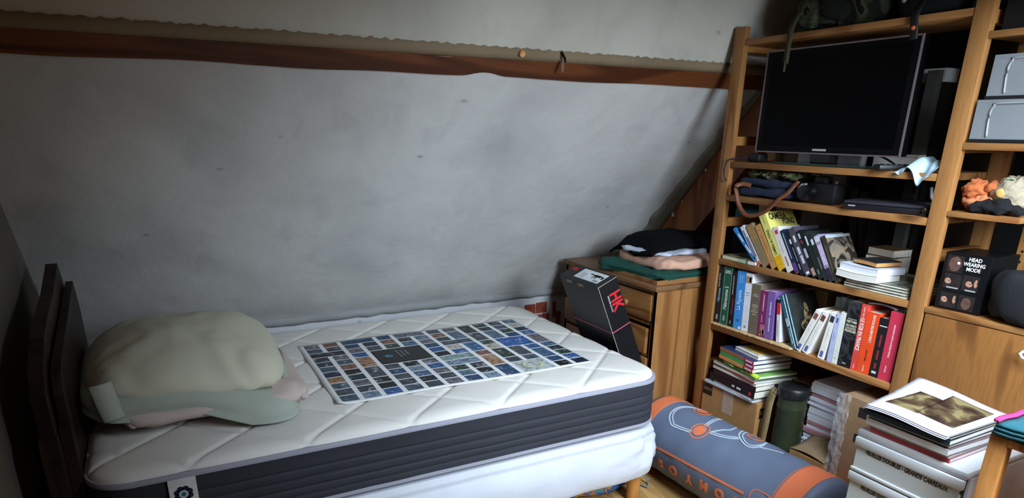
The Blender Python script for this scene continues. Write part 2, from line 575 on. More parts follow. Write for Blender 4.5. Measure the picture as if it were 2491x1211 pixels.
# ---- rafter at the right end of the slope
RX = 2.412
rf = thing('rafter', 'broad reddish brown sloping rafter behind the bookcase and folded clothes', 'beam', (RX, slope_y(0.85), 0.85))
def spt(z, d=0.0):
    return Vector((0, slope_y(z), z)) + SN * d
pts = [Vector((RX, 0, 0)) + p for p in (spt(0.62, -0.02), spt(1.75, -0.02), spt(1.75, 0.20), spt(0.62, 0.20))]
MB().prism(pts, (0.075, 0, 0)).build('timber', wood('rafter_wood', 'a9683a', '7d4624', 'z', 0.5, 14), rf, world=True)
def rmort(u, v):
    z = 0.70 + 0.93 * u
    w = (0.105 - 0.06 * u) + 0.018 * noise.fractal(Vector((z * 9, 5, 0)), .5, 2, 3)
    if z > 1.45:
        w = max(0.006, w - (z - 1.45) * 0.3)
    x = RX - w * (1 - v) - 0.0005
    return Vector((x, slope_y(z), z)) + SN * (0.013 * v + 0.010)
MB().sheet(rmort, 90, 4, -SN * 0.03).build('mortar_edge', plaster('rafter_mortar', '7d7666', '5c564b', 0.4), rf, world=True, smooth=True)
wm = mat('flaked_paint', 'd6d2c8', 0.8)
for (z, s_) in ((0.90, .014), (0.95, .009), (1.07, .012), (1.14, .006), (1.3, .008)):
    c0 = Vector((RX - 0.002, slope_y(z), z)) + SN * 0.03
    MB().blob(c0, (0.002, s_ * .8, s_), 1, 1, 0.01, 60, 14, 8).build('paint_flake', wm, rf, world=True)

# ================================================================== bed
BX0, BX1, BY0, BY1 = -0.255, 1.660, 1.823, 3.020
CX, CY = (BX0 + BX1) / 2, (BY0 + BY1) / 2
def rrect(hx, hy, r, n=10, seg=26):
    """rounded rectangle outline, counter-clockwise from +x side"""
    out = []
    for cx_, cy_, a0 in ((hx - r, hy - r, 0), (-(hx - r), hy - r, PI / 2), (-(hx - r), -(hy - r), PI), (hx - r, -(hy - r), 1.5 * PI)):
        for i in range(n + 1):
            a = a0 + PI / 2 * i / n
            out.append(Vector((cx_ + r * math.cos(a), cy_ + r * math.sin(a), 0)))
    # add points along straight sides
    res = []
    for a, b in zip(out, out[1:] + out[:1]):
        k_ = max(1, int((b - a).length / 0.03))
        for i in range(k_):
            res.append(a.lerp(b, i / k_))
    return res

def loop_skin(mb, loop, rows):
    """rows: list of (z, outward offset fn(p, i)) ; skin around the loop"""
    n = len(loop)
    vs, fs = [], []
    for z, fn in rows:
        for i, p in enumerate(loop):
            t_ = (loop[(i + 1) % n] - loop[i - 1]).normalized()
            nrm = Vector((t_.y, -t_.x, 0))
            d, dz = fn(p, i)
            vs.append(Vector((p.x, p.y, z + dz)) + nrm * d)
    for k_ in range(len(rows) - 1):
        for i in range(n):
            fs.append((k_ * n + i, k_ * n + (i + 1) % n, (k_ + 1) * n + (i + 1) % n, (k_ + 1) * n + i))
    fs.append(tuple(range(n - 1, -1, -1)))
    fs.append(tuple((len(rows) - 1) * n + i for i in range(n)))
    mb.add(vs, fs)
    return mb

hx, hy = (BX1 - BX0) / 2, (BY1 - BY0) / 2
mt = thing('mattress', 'thick mattress with white quilted top and dark grey side band on the bed', 'mattress', (CX, CY, 0.382))
MZ = 0.59 - 0.382
RC = 0.11
def mtop(u, v):
    x, y = (u * 2 - 1) * hx, (v * 2 - 1) * hy
    ix, iy = hx - RC, hy - RC
    dx, dy = abs(x) - ix, abs(y) - iy
    px_, py_ = x, y
    if dx > 0 and dy > 0:
        m_ = max(dx, dy) / math.hypot(dx, dy)
        px_ = math.copysign(ix + dx * m_, x)
        py_ = math.copysign(iy + dy * m_, y)
    # distance to the rim
    if dx > 0 and dy > 0:
        d = RC - math.hypot(abs(px_) - ix, abs(py_) - iy)
    else:
        d = min(hx - abs(px_), hy - abs(py_))
    wx, wy = px_ + CX, py_ + CY
    a = (wx - 1.59) / 0.32 + (wy - 2.12) / 0.29
    b = (wx - 1.59) / 0.32 - (wy - 2.12) / 0.29
    L = 1 / math.hypot(1 / 0.32, 1 / 0.29)
    da = abs(a - round(a)) * L
    db = abs(b - round(b)) * L
    g = max(math.exp(-(da / 0.0065) ** 2), math.exp(-(db / 0.0065) ** 2))
    puff = min(1, min(da, db) / 0.09)
    z = MZ - 0.0065 * g + 0.0035 * puff * (2 - puff)
    e = min(1, d / 0.055)
    z -= 0.026 * (1 - math.sqrt(max(0, 1 - (1 - e) ** 2)))
    return Vector((px_, py_, z))
MB().sheet(mtop, 240, 150, (0, 0, -0.02)).build('quilted_top', mat('mattress_knit', 'dedad3', 0.85, 0.03, 300, 0.35, 420), mt, smooth=True, auto=60)
lp = rrect(hx, hy, RC)
sr = []
side_h = MZ - 0.032
for i in range(41):
    z = 0.012 + (side_h - 0.012) * i / 40
    gro = 0.0
    for zq in (0.035, 0.062, 0.092, 0.122):
        gro += math.exp(-((z - zq) / 0.004) ** 2)
    wv = lambda p, q, z=z, gro=gro: (-0.004 * gro + 0.003 + 0.0022 * noise.noise(Vector((p.x * 9, p.y * 9, z * 30))) , 0)
    sr.append((z, wv))
def weave():
    m, nt, bs = newmat('mattress_side')
    obc = N(nt, 'ShaderNodeTexCoord').outputs['Object']
    w = N(nt, 'ShaderNodeTexWave')
    w.inputs['Scale'].default_value = 55
    nt.links.new(mapping(nt, obc, (1, 1, 1.2), (0, 0.6, 0)), w.inputs['Vector'])
    nt.links.new(ramp(nt, w.outputs[1], [(0.2, lin('1e2027')), (0.8, lin('30323b'))]), bs.inputs['Base Color'])
    bs.inputs['Roughness'].default_value = 0.8
    bump(nt, bs, w.outputs[1], 0.4, 0.001)
    return m
loop_skin(MB(), lp, sr).build('side_band', weave(), mt, smooth=True, auto=50)
pip = mat('piping_grey', '9a9aa6', 0.7, 0.05, 200)
z_ = lambda v: (lambda p, i: (v, 0))
MB_ = MB()
loop_skin(MB_, lp, [(side_h - 0.004, z_(0.002)), (side_h - 0.003, z_(0.006)), (side_h + 0.004, z_(0.007)), (side_h + 0.011, z_(0.004)), (side_h + 0.012, z_(-0.004))]).build('piping', pip, mt, smooth=True, auto=50)
MB_ = MB()
loop_skin(MB_, lp, [(0.0, z_(0.0)), (0.002, z_(0.006)), (0.012, z_(0.006)), (0.014, z_(0.0))]).build('piping', pip, mt, smooth=True, auto=50)
# sewn label with a flower
lb = MB().box((-0.065 - CX, BY0 - 0.0105 - CY, 0.045), (0.005 - CX, BY0 - 0.0065 - CY, side_h - 0.002), bev=0.001).build('label_tag', mat('tag_cloth', 'd2d0cc', 0.8), mt)
fx, fz, fy = -0.030 - CX, side_h - 0.048, BY0 - 0.0108 - CY
fl_ = MB()
for i in range(8):
    a = 2 * PI * i / 8 + 0.39
    fl_.lathe([(0.0085, 0), (0.0085, 0.0006)], 12, Matrix.Translation((fx + 0.0165 * math.cos(a), fy + 0.0001, fz + 0.0165 * math.sin(a))) @ Matrix.Rotation(rad(90), 4, 'X'))
fl_.build('flower_petals', mat('flower_navy', '1a1830', 0.7), lb, smooth=False)
MB().lathe([(0.012, 0), (0.012, 0.0004)], 20, Matrix.Translation((fx, fy - 0.0006, fz)) @ Matrix.Rotation(rad(90), 4, 'X')).build('flower_ring', mat('flower_pale', 'aebdbd', 0.7), lb)
MB().lathe([(0.006, 0), (0.006, 0.0004)], 16, Matrix.Translation((fx, fy - 0.0010, fz)) @ Matrix.Rotation(rad(90), 4, 'X')).build('flower_heart', mat('flower_teal', '2a6676', 0.7), lb)

bb = thing('divan_bed', 'bed base covered with a white fitted sheet on round wooden legs', 'bed', (CX, CY, 0))
sheetm = mat('white_sheet', 'c9ccd4', 0.85, 0.03, 12, 0.5, 45)
lp2 = rrect(hx + 0.004, hy + 0.0, 0.10)
rows = []
for i in range(25):
    u = i / 24
    z = 0.165 + (0.366 - 0.165) * u
    prof = 0.020 * math.sin(PI * min(1, u * 1.15)) ** 0.7 if u < 0.87 else 0.010 * (1 - u) / 0.13
    def fn(p, q, u=u, prof=prof, z=z):
        cr = math.exp(-((p.x - hx + 0.06) / 0.16) ** 2) * (1 if p.y < 0 else 0.4)
        w = 0.018 * cr * noise.fractal(Vector((p.x * 26, p.y * 26, z * 9)), .6, 2, 3) + 0.004 * noise.noise(Vector((p.x * 8, p.y * 8, z * 12)))
        if p.x < -hx + 0.25:
            prof, w = -0.006, 0.0
        dz = (0.012 * noise.noise(Vector((p.x * 5, p.y * 5, 0))) - 0.012 * math.sin(p.x * 1.7)) * (1 - u) ** 3
        return prof + w * (0.4 + 0.6 * math.sin(PI * u)), dz
    rows.append((z, fn))
loop_skin(MB(), lp2, rows).build('fitted_sheet', sheetm, bb, smooth=True, auto=60)
loop_skin(MB(), rrect(hx - 0.01, hy - 0.01, 0.09), [(0.158, z_(-0.012)), (0.162, z_(0)), (0.36, z_(0))]).build('base_body', mat('base_fabric', 'c9c9cc', 0.9), bb)
lm = wood('beech_leg', 'c58a45', 'a86f33', 'z', 0.3, 16, False)
for (x, y) in ((1.615, 1.905), (-0.17, 1.905), (1.60, 2.94), (-0.17, 2.94)):
    MB().lathe([(0.022, 0), (0.024, 0.003), (0.033, 0.15), (0.033, 0.163)], 20, Matrix.Translation((x - CX, y - CY, 0))).build('leg', lm, bb, smooth=True, auto=40)

# colourful bag under the foot of the bed
def mosaic():
    m, nt, bs = newmat('colourful_print')
    obc = N(nt, 'ShaderNodeTexCoord').outputs['Object']
    n1 = noise_tex(nt, mapping(nt, obc, (1, 1, 0.7), (0, 0.5, 0)), 9, 1, 1.2)
    nt.links.new(ramp(nt, n1, [(0.0, lin('2d4f8f')), (0.36, lin('3a6fb5')), (0.44, lin('d9a23c')), (0.50, lin('6f6fc0')), (0.57, lin('4fb0a8')), (0.62, lin('e08a55')), (0.7, lin('3d5b9d'))], 'CONSTANT'), bs.inputs['Base Color'])
    bs.inputs['Roughness'].default_value = 0.8
    return m
sb = thing('storage_bag', 'colourful blue and orange patterned cloth bag under the foot of the bed', 'bag', (1.48, 2.10, 0))
MB().blob((0, 0, 0.074), (0.235, 0.13, 0.073), 0.5, 0.5, 0.02, 9, 48, 24).build('cloth', mosaic(), sb, smooth=True)
MB().tube([(0.235, -0.04, 0.06), (0.27, -0.09, 0.05), (0.275, -0.13, 0.008), (0.25, -0.15, 0.006), (0.235, -0.12, 0.012), (0.228, -0.07, 0.04)], 0.004, 8).build('buckle_strap', mat('strap_grey', '6d747c', 0.6), sb, smooth=True)

# ---- poster of many small photographs
po = thing('photo_poster', 'white poster printed with a grid of small blue photographs lying on the mattress', 'poster', (0.966, 2.383, 0.5945), (0, 0, rad(-0.9)))
PW, PH = 0.505, 0.352
def pz(x, y):
    # sheet lies on the quilting, corners lift a little
    return 0.0012 + 0.0016 * math.sin(x * 11) * math.cos(y * 9) + 0.010 * max(0, (-x - 0.47) / 0.035) * max(0, (-y - 0.28) / 0.07)
MB().sheet(lambda u, v: ((u * 2 - 1) * PW, (v * 2 - 1) * PH, pz((u * 2 - 1) * PW, (v * 2 - 1) * PH)), 60, 44, (0, 0, -0.0006)).build('paper', PAPERW, po, smooth=True)
pal = ['27496f', '1f2f45', '3f6487', '10161f', '5b7489', '2b3c33', '4a4f57', '18222f', '2b5d9c', '6d6a72', '39424e', '22303f', '7d94a8', '0f1116', '44586a']
prt = MB()
def quad(x0, x1, y0, y1, col):
    nx, ny = max(1, int((x1 - x0) / 0.03)), max(1, int((y1 - y0) / 0.03))
    vs = [(x0 + (x1 - x0) * i / nx, y0 + (y1 - y0) * j / ny, pz(x0 + (x1 - x0) * i / nx, y0 + (y1 - y0) * j / ny) + 0.0003) for j in range(ny + 1) for i in range(nx + 1)]
    prt.add(vs, [(j * (nx + 1) + i, j * (nx + 1) + i + 1, (j + 1) * (nx + 1) + i + 1, (j + 1) * (nx + 1) + i) for j in range(ny) for i in range(nx)], col)
cw, rh = 0.0767, 0.0615
rr = random.Random(3)
used = set()
def cell(i, j): return -0.483 + i * cw, 0.338 - j * rh
for i0, i1, j0, j1, col in ((3, 5, 3, 5, '0c1117'), (10, 11, 4, 5, '2a62b0'), (6, 7, 6, 6, '8fa5a4'), (9, 10, 9, 10, 'b9c6c4'), (0, 1, 2, 2, '161b26'), (5, 6, 0, 0, '6b7080'), (7, 8, 3, 3, '4a5568'), (8, 8, 4, 5, '3f6ea0')):
    x0, yt = cell(i0, j0)
    x1 = cell(i1, 0)[0] + cw - 0.018
    y0 = cell(0, j1)[1] - rh + 0.007
    quad(x0, x1, y0, yt, col)
    for a in range(i0, i1 + 1):
        for b in range(j0, j1 + 1):
            used.add((a, b))
for i in range(13):
    for j in range(11):
        if (i, j) in used:
            continue
        x0, yt = cell(i, j)
        xe = x0 + cw - 0.018
        ye = yt - rh + 0.007
        if i < 12 and rr.random() < 0.07 and (i + 1, j) not in used:
            xe = cell(i + 1, j)[0] + cw - 0.018
            used.add((i + 1, j))
        elif j < 10 and rr.random() < 0.10 and (i, j + 1) not in used:
            ye = cell(i, j + 1)[1] - rh + 0.007
            used.add((i, j + 1))
        quad(x0, xe, ye, yt, rr.choice(pal) if rr.random() > 0.06 else rr.choice(['a9805c', '8b5f4c', 'c0b9a8']))
prt.build('photo_prints', attrmat('photo_print', 0.45, 0.35, 55, 0.6), po)
pd = MB()
x0, yt = cell(3, 3)
pd.add([(x0 + .004, yt - .004, pz(x0, yt) + .0010), (x0 + 0.208, yt - .004, pz(x0 + .2, yt) + .0010), (x0 + 0.208, yt - 0.173, pz(x0 + .2, yt - .17) + .0010), (x0 + .004, yt - 0.173, pz(x0, yt - .17) + .0010)], [(0, 1, 2, 3)])
pd.build('title_panel', mat('title_black', '0d1015', 0.4), po)
tb = MB()
for a in range(3):
    for b in range(6 - a):
        tb.box((x0 + 0.092 + a * 0.017, yt - 0.045 - b * 0.016 - a * .008, 0.0030), (x0 + 0.102 + a * 0.017, yt - 0.034 - b * 0.016 - a * .008, 0.0033))
tb.build('title_print', mat('title_grey', '6d7478', 0.5), po)
MB().lathe([(0.017, 0), (0.017, 0.0004)], 24, Matrix.Translation((x0 + 0.052, yt - 0.095, 0.0028))).build('blue_orb', mat('orb_blue', '3f6f8c', 0.4, 0.5, 60), po)
xr, yr = cell(9, 9)
MB().tube([(xr + 0.066 + 0.036 * math.cos(2 * PI * i / 28), yr - 0.056 + 0.036 * math.sin(2 * PI * i / 28), 0.0028) for i in range(28)], 0.006, 6, True, 0.1).build('ring_print', mat('ring_cream', 'c8c3a0', 0.5), po)

# ---- pillows
pk = mat('pink_cotton', 'c2b0a8', 0.85, 0.05, 14, 0.3, 90)
def taper(p, q):
    s_ = max(abs(q.x), abs(q.y))
    return Vector((p.x, p.y, p.z * (1 - 0.20 * s_ ** 5)))
tl = thing('pillow', 'flat pinkish pillow lying under the larger grey green pillow', 'pillow', (0.105, 2.342, 0.6), (0, 0, rad(1)))
MB().blob((0, 0, 0.050), (0.272, 0.318, 0.052), 0.75, 0.28, 0.012, 9, 72, 26, fn=taper).build('pillowcase', pk, tl, smooth=True)
for sx_, sy_ in ((-1, -1), (1, -1)):
    MB().blob((sx_ * 0.243, sy_ * 0.285, 0.040), (0.016, 0.015, 0.012), 1, 1, 0.004, 40, 12, 8).build('corner', pk, tl, smooth=True)
gp = mat('grey_green_cotton', 'c6c3ae', 0.85, 0.05, 10, 0.35, 130)
gf = mat('grey_green_flange', 'a6ada0', 0.85, 0.05, 12, 0.35, 130)
tu = thing('pillow', 'plump grey green pillow with a flat border at the head of the bed', 'pillow', (0.04, 2.375, 0.60))
def pcase(p, q):
    s_ = max(abs(q.x), abs(q.y))
    w = 0.007 * math.sin(p.x * 46 + p.y * 8 + 3 * noise.noise(p * 6)) * max(0, -p.y / 0.33 + 0.25 * p.x / 0.3) ** 1.3 * (1 - max(0, q.z)) ** 0.35
    w = w.real if isinstance(w, complex) else w
    c_ = noise.fractal(Vector((p.x * 5, p.y * 5, 2.0)), .6, 2, 3) * 0.008
    nearR = max(0, p.x / .3) * max(0, -p.y / .33)
    return Vector((p.x, p.y, p.z * (1 - 0.12 * s_ ** 4) + w + c_ * (1 - s_ ** 6) - 0.05 * nearR))
MB().blob((0.0, 0.0, 0.130), (0.290, 0.332, 0.122), 0.98, 0.52, 0.0, 8, 130, 60, fn=pcase).build('pillowcase', gp, tu, smooth=True)
def flange(u, v):
    a = 2 * PI * u
    sp = lambda w, e: math.copysign(abs(w) ** e, w)
    cx_, sy_ = sp(math.cos(a), 0.36), sp(math.sin(a), 0.36)
    nr = max(0, cx_) * max(0, -sy_)
    near = max(0, -sy_)
    far = max(0, sy_)
    right = max(0, cx_)
    z0 = 0.128 - 0.05 * nr - 0.012 * near * (cx_ + 1) * 0.5
    ins = Vector((cx_ * 0.276, sy_ * 0.318, z0 + 0.004))
    drop = 0.060 * near + 0.070 * right * (1 - near) + 0.010 + 0.045 * nr
    out = Vector((cx_ * (0.300 + 0.012 * right), sy_ * (0.342 + 0.115 * nr), z0 - drop + 0.006 * noise.noise(Vector((a * 3, 2, 0))) * (1 - nr)))
    out.z = max(out.z, 0.006)
    p = ins.lerp(out, v)
    p += Vector((cx_, sy_, 0)).normalized() * (0.005 * math.sin(a * 9 + 1.3) * v * (1 - nr) + 0.020 * math.sin(PI * min(1, v * 1.3)) * (1 - 0.5 * v))
    p.x = max(p.x, -0.298)
    return p
MB().sheet(flange, 160, 10, (0, 0, -0.0025)).build('border', gf, tu, smooth=True)
def flap(u, v):
    a_ = -0.6 + 2.3 * u
    x = -0.240 + 0.036 * math.sin(a_) + 0.022 * v
    y = -0.302 - 0.034 * math.cos(a_) - 0.022 * math.sin(PI * 0.7 * v)
    return Vector((x, y, 0.172 - 0.105 * v + 0.006 * math.sin(3 * u)))
MB().sheet(flap, 18, 18, (0.0, 0.0025, 0)).build('folded_corner', gf, tu, smooth=True)

# ---- old bed ends standing at the head of the bed
hw = wood('old_dark_wood', '33241b', '1f150f', 'z', 0.5, 14, True, 0.3)
hw2 = wood('old_dark_wood_b', '2b2019', '1a120d', 'z', 0.5, 14, True, 0.3)
def yz_panel(outline, x0, x1):
    return MB().prism([Vector((x0, y, z)) for y, z in outline], (x1 - x0, 0, 0))
t = thing('bed_end_board', 'taller dark wooden bed end with stepped edge standing against the left wall', 'bed end', (-0.335, 2.2, 0))
yz_panel([(1.90, 0), (1.90, .50), (1.872, .54), (1.872, .82), (1.92, .875), (2.05, .925), (2.20, .95), (2.40, .97), (2.60, 1.01), (2.64, 1.02), (2.69, 0.95), (2.69, 0)], -0.325, -0.292).build('panel', hw, t, world=True)
yz_panel([(1.855, 0), (1.855, .66), (1.868, .71), (1.895, .71), (1.91, .66), (1.91, 0)], -0.330, -0.289).build('post', hw, t, world=True)
yz_panel([(1.92, .30), (1.92, .36), (2.6, .36), (2.6, .30)], -0.2918, -0.2885).build('rail', hw2, t, world=True)
t = thing('bed_end_board', 'lower dark wooden bed end standing nearest the mattress head', 'bed end', (-0.28, 2.2, 0))
yz_panel([(1.95, 0), (1.95, .66), (1.925, .70), (1.93, .80), (1.96, .845), (2.02, .865), (2.35, .905), (2.68, .95), (2.70, .90), (2.72, .85), (2.72, 0)], -0.285, -0.263).build('panel', hw2, t, world=True)
yz_panel([(1.905, 0), (1.905, .68), (1.915, .72), (1.935, .72), (1.945, .68), (1.945, 0)], -0.2875, -0.261).build('post', hw, t, world=True)

# ================================================================== chest of drawers and what stands on it
ch = thing('chest_of_drawers', 'pine chest of drawers between the foot of the bed and the bookcase', 'chest', (2.1, 2.55, 0))
cx0, cx1, cy0, cy1, cz = 1.895, 2.36, 2.185, 2.91, 0.802
hon = wood('honey_pine', 'a27242', '7f522b', 'z', 0.4, 22)
hony = wood('honey_pine_y', '93653a', '704724', 'y', 0.4, 22)
b = MB()
b.box((cx0, cy0, 0.03), (cx1, cy0 + 0.02, cz)).box((cx0, cy1 - 0.02, 0.03), (cx1, cy1, cz)).box((cx1 - .01, cy0, 0.03), (cx1, cy1, cz))
for z in (0.03, 0.195, 0.345, 0.495, 0.64, 0.785):
    b.box((cx0 + 0.004, cy0 + 0.02, z), (cx1 - .01, cy1 - 0.02, z + 0.014))
b.build('carcass', hon, ch, world=True)
MB().box((cx0, cy0 - 0.001, 0.03), (cx0 + 0.022, cy0 + 0.026, cz), bev=0.002).build('corner_post', hon, ch, world=True)
MB().box((cx0, cy1 - 0.026, 0.03), (cx0 + 0.022, cy1 + .001, cz), bev=0.002).build('corner_post', hon, ch, world=True)
MB().box((cx0 - 0.02, cy0 - 0.014, cz), (cx1, cy1 + 0.008, cz + 0.024), bev=0.006).build('top', wood('pine_top', '7d5a3a', '5f4028', 'y', 0.45, 20), ch, world=True, smooth=True, auto=40)
MB().box((cx0 - 0.008, cy0 - 0.008, 0.0), (cx1, cy1, 0.03), bev=0.003).build('plinth', hony, ch, world=True)
for i, (z0, z1, pr_) in enumerate(((0.05, 0.19, 0), (0.214, 0.34, 0), (0.364, 0.49, 0.004), (0.514, 0.630, 0.016), (0.660, 0.78, 0.0))):
    d_ = MB().box((cx0 - 0.006 - pr_, cy0 + 0.03, z0), (cx0 + 0.012 - pr_, cy1 - 0.03, z1), bev=0.004).box((cx0 + .014, cy0 + 0.04, z0 + .006), (cx1 - .06, cy1 - 0.04, z1 - .02)).build('drawer', hony, ch, world=True, smooth=True, auto=40)
    for yy in (2.37, 2.73):
        MB().lathe([(0.006, 0), (0.006, 0.010), (0.016, 0.016), (0.018, 0.024), (0.010, 0.030)], 16, Matrix.Translation((cx0 - 0.0055 - pr_, yy, (z0 + z1) / 2)) @ Matrix.Rotation(rad(-90), 4, 'Y')).build('knob', hon, d_, world=True, smooth=True)
CT = cz + 0.024
tr = thing('wooden_tray', 'light wooden tray board under the folded clothes on the chest', 'tray', (2.06, 2.38, CT))
MB().box((1.900, 2.200, CT + 0.0005), (2.26, 2.62, CT + 0.006)).build('bottom', PINE('x'), tr, world=True)
for a_, b_ in (((1.893, 2.19, CT + .0005), (2.27, 2.20, CT + .020)), ((1.893, 2.62, CT + .0005), (2.27, 2.63, CT + .020)), ((1.893, 2.20, CT + .0005), (1.900, 2.62, CT + .020)), ((2.26, 2.20, CT + .0005), (2.27, 2.62, CT + .020))):
    MB().box(a_, b_, bev=0.001).build('rim', PINE('x'), tr, world=True)

def folds(p, q, k=3, amp=0.004, h=0.03):
    e = max(abs(q.x), abs(q.y))
    d = amp * math.sin(p.z / h * PI * k) * e ** 6
    return Vector((p.x * (1 + d / 0.2), p.y * (1 + d / 0.2), p.z))
def cloth(name, label, colm, c, r, rz, amp=0.012, ns=9, seed=1, fn=None, cat='clothing', e1=0.45, e2=0.35):
    t_ = thing(name, label, cat, (c[0], c[1], c[2] - r[2]), (0, 0, rad(rz)), 'folded clothes on the chest')
    MB().blob((0, 0, r[2]), r, e1, e2, amp, ns, 84, 30, fn=fn, seed=seed).build('folded_fabric', colm, t_, smooth=True)
    return t_
z0 = CT + 0.007
gm = mat('dark_green_cloth', '14463c', 0.9, 0.15, 20, 0.4, 220)
cloth('folded_jumper', 'dark green folded jumper at the bottom of the clothes pile', gm, (2.075, 2.41, z0 + 0.024), (0.180, 0.225, 0.024), 4, 0.014, 9, 2, lambda p, q: folds(p, q, 2, .006, .026) + Vector((-0.03 * max(0, q.y) , 0, 0)))
cloth('folded_shirt', 'peach pink folded shirt lying over the green jumper', mat('peach_cloth', 'd3a48c', 0.9, 0.06, 20, 0.35, 220), (2.125, 2.385, z0 + 0.070), (0.175, 0.195, 0.025), -3, 0.014, 8, 5, lambda p, q: Vector((p.x, p.y, p.z - 0.03 * max(0, -q.x - 0.75))))
cloth('folded_shirt', 'pale grey white folded shirt between the peach and black clothes', mat('pale_cloth', 'c3cad8', 0.9, 0.06, 24, 0.4, 200), (2.11, 2.42, z0 + 0.106), (0.160, 0.150, 0.013), 8, 0.012, 12, 8)
def blackdrape(u, v):
    x = -0.215 + 0.40 * u
    y = -0.185 + 0.36 * v
    r_ = max(abs(x / 0.19), abs(y / 0.19))
    z = 0.040 * max(0, 1 - (x / 0.24) ** 2 - (y / 0.24) ** 2) - 0.10 * max(0, r_ - 0.86)
    tip = math.exp(-((x + 0.19) / 0.05) ** 2 - ((y + 0.04) / 0.07) ** 2)
    z -= 0.030 * tip
    side = max(0, (y - 0.10) / 0.08)
    z -= 0.05 * side
    z += 0.008 * noise.fractal(Vector((x * 9, y * 9, 4)), .6, 2, 3)
    return Vector((x, y, z))
t = thing('folded_sweater', 'black sweater draped over the top of the clothes pile', 'clothing', (2.165, 2.45, z0 + 0.140), (0, 0, rad(-6)), 'folded clothes on the chest')
MB().sheet(blackdrape, 60, 60, (0, 0, -0.014)).build('draped_fabric', mat('black_knit', '0c0b0e', 0.95, 0.1, 30, 0.5, 300, spec=0.1), t, smooth=True)

# ---- black box wedged between mattress and chest
TH = rad(23.5)
bx = thing('gun_box', 'black cardboard box with red logo leaning between mattress and chest', 'box', (1.588, 2.348, 0.846), (0, -TH, 0))
# local: x = box thickness (towards the chest), y = width, z = length axis (down is negative)
BWD, BTH, BLN = 0.148, 0.100, 0.44
blk = mat('box_black', '101114', 0.45, 0.2, 14, 0.1, 60)
MB().box((0, -BWD, -BLN), (BTH, BWD, 0), bev=0.0015).build('carton', blk, bx)
MB().box((0.020, -0.115, 0), (BTH - 0.012, 0.06, 0.0006)).build('white_label', mat('label_paper', 'd9dade', 0.5), bx)
rfl = MB()
def rbox(x0, x1, y0, y1): rfl.box((x0, y0, 0.0007), (x1, y1, 0.0011))
rbox(0.062, 0.068, -0.105, -0.015); rbox(0.056, 0.070, -0.088, -0.045); rbox(0.044, 0.058, -0.066, -0.058); rbox(0.042, 0.058, -0.048, -0.042); rbox(0.050, 0.066, -0.110, -0.098)
rfl.build('rifle_print', BLACK, bx)
sm = MB()
for i in range(4):
    sm.box((0.030 + i * 0.009, 0.0, 0.0007), (0.033 + i * 0.009, 0.045 - 0.006 * (i % 2), 0.0010))
sm.box((0.026, -0.105, 0.0007), (0.036, -0.07, 0.001))
sm.build('small_print', mat('grey_print', '8e9095', 0.6), bx)
kr = mat('kraft_edge', '9b8a6a', 0.8)
for y0 in (0.055, -0.035):
    MB().box((-0.0006, y0, -0.024), (0.0012, y0 + 0.042, -0.012)).build('torn_patch', kr, bx)
MB().box((0.001, -BWD - 0.0008, -BLN), (0.0035, -BWD + 0.0006, -0.002)).build('edge_line', mat('edge_pale', 'a39c8b', 0.7), bx)
MB().box((-0.0004, -BWD - 0.0004, -0.004), (BTH, -BWD + 0.0015, -0.0015)).build('edge_line', mat('edge_pale', 'a39c8b', 0.7), bx)
rl = mat('red_line', 'd8606c', 0.5)
MB().box((-0.0007, -BWD, -0.2285), (0.0005, BWD, -0.225)).build('red_stripe', rl, bx)
MB().box((0.0, -BWD - 0.0009, -0.2285), (BTH, -BWD + 0.0005, -0.225)).build('red_stripe', rl, bx)
yy = -BWD - 0.001
text(bx, 'HK', 0.074, (0.066, yy, -0.098), (0, 0, -1), (1, 0, 0), RED, 'logo_lettering', bold=0.03, sx=0.85)
text(bx, 'HECKLER & KOCH', 0.010, (0.034, yy, -0.098), (0, 0, -1), (1, 0, 0), WHITE, 'lettering', sx=0.95)
text(bx, 'HK', 0.030, (0.066, 0.112, 0.0006), (0, -1, 0), (1, 0, 0), RED, 'logo_lettering', bold=0.03)

# ================================================================== bookcase
XB, XBK = 2.10, 2.385
SH = {'A': (1.760, 1.780), 'B': (1.319, 1.341), 'C': (1.188, 1.211), 'D': (0.929, 0.952), 'E': (0.644, 0.669), 'F': (0.10, 0.122)}
bk = thing('bookcase', 'open pine bookcase full of books beside the chest of drawers', 'bookcase', (2.24, 1.65, 0))
P = PINE
for (y0, y1, zt) in ((2.060, 2.114, 1.826), (1.178, 1.228, 2.15)):
    MB().box((XB, y0, 0), (XB + 0.026, y1, zt), bev=0.002).build('post', P('z'), bk, world=True, smooth=True, auto=40)
    MB().box((XBK - 0.026, y0, 0), (XBK, y1, min(zt, 1.74)), bev=0.002).build('post', P('z'), bk, world=True, smooth=True, auto=40)
    for z in (0.06, 0.45, 0.80, 1.08, 1.40, min(zt, 1.80) - 0.06):
        MB().box((XB + 0.026, y0 + 0.012, z), (XBK - 0.026, y1 - 0.012, z + 0.035), bev=0.002).build('side_rung', PINED('x'), bk, world=True)
for k_, (z0, z1) in SH.items():
    xe = XBK - 0.028 if k_ == 'A' else XBK - 0.004
    MB().box((XB + 0.002, 1.229, z0), (xe, 2.059, z1), bev=0.0015).build('shelf', P('y'), bk, world=True, smooth=True, auto=40)

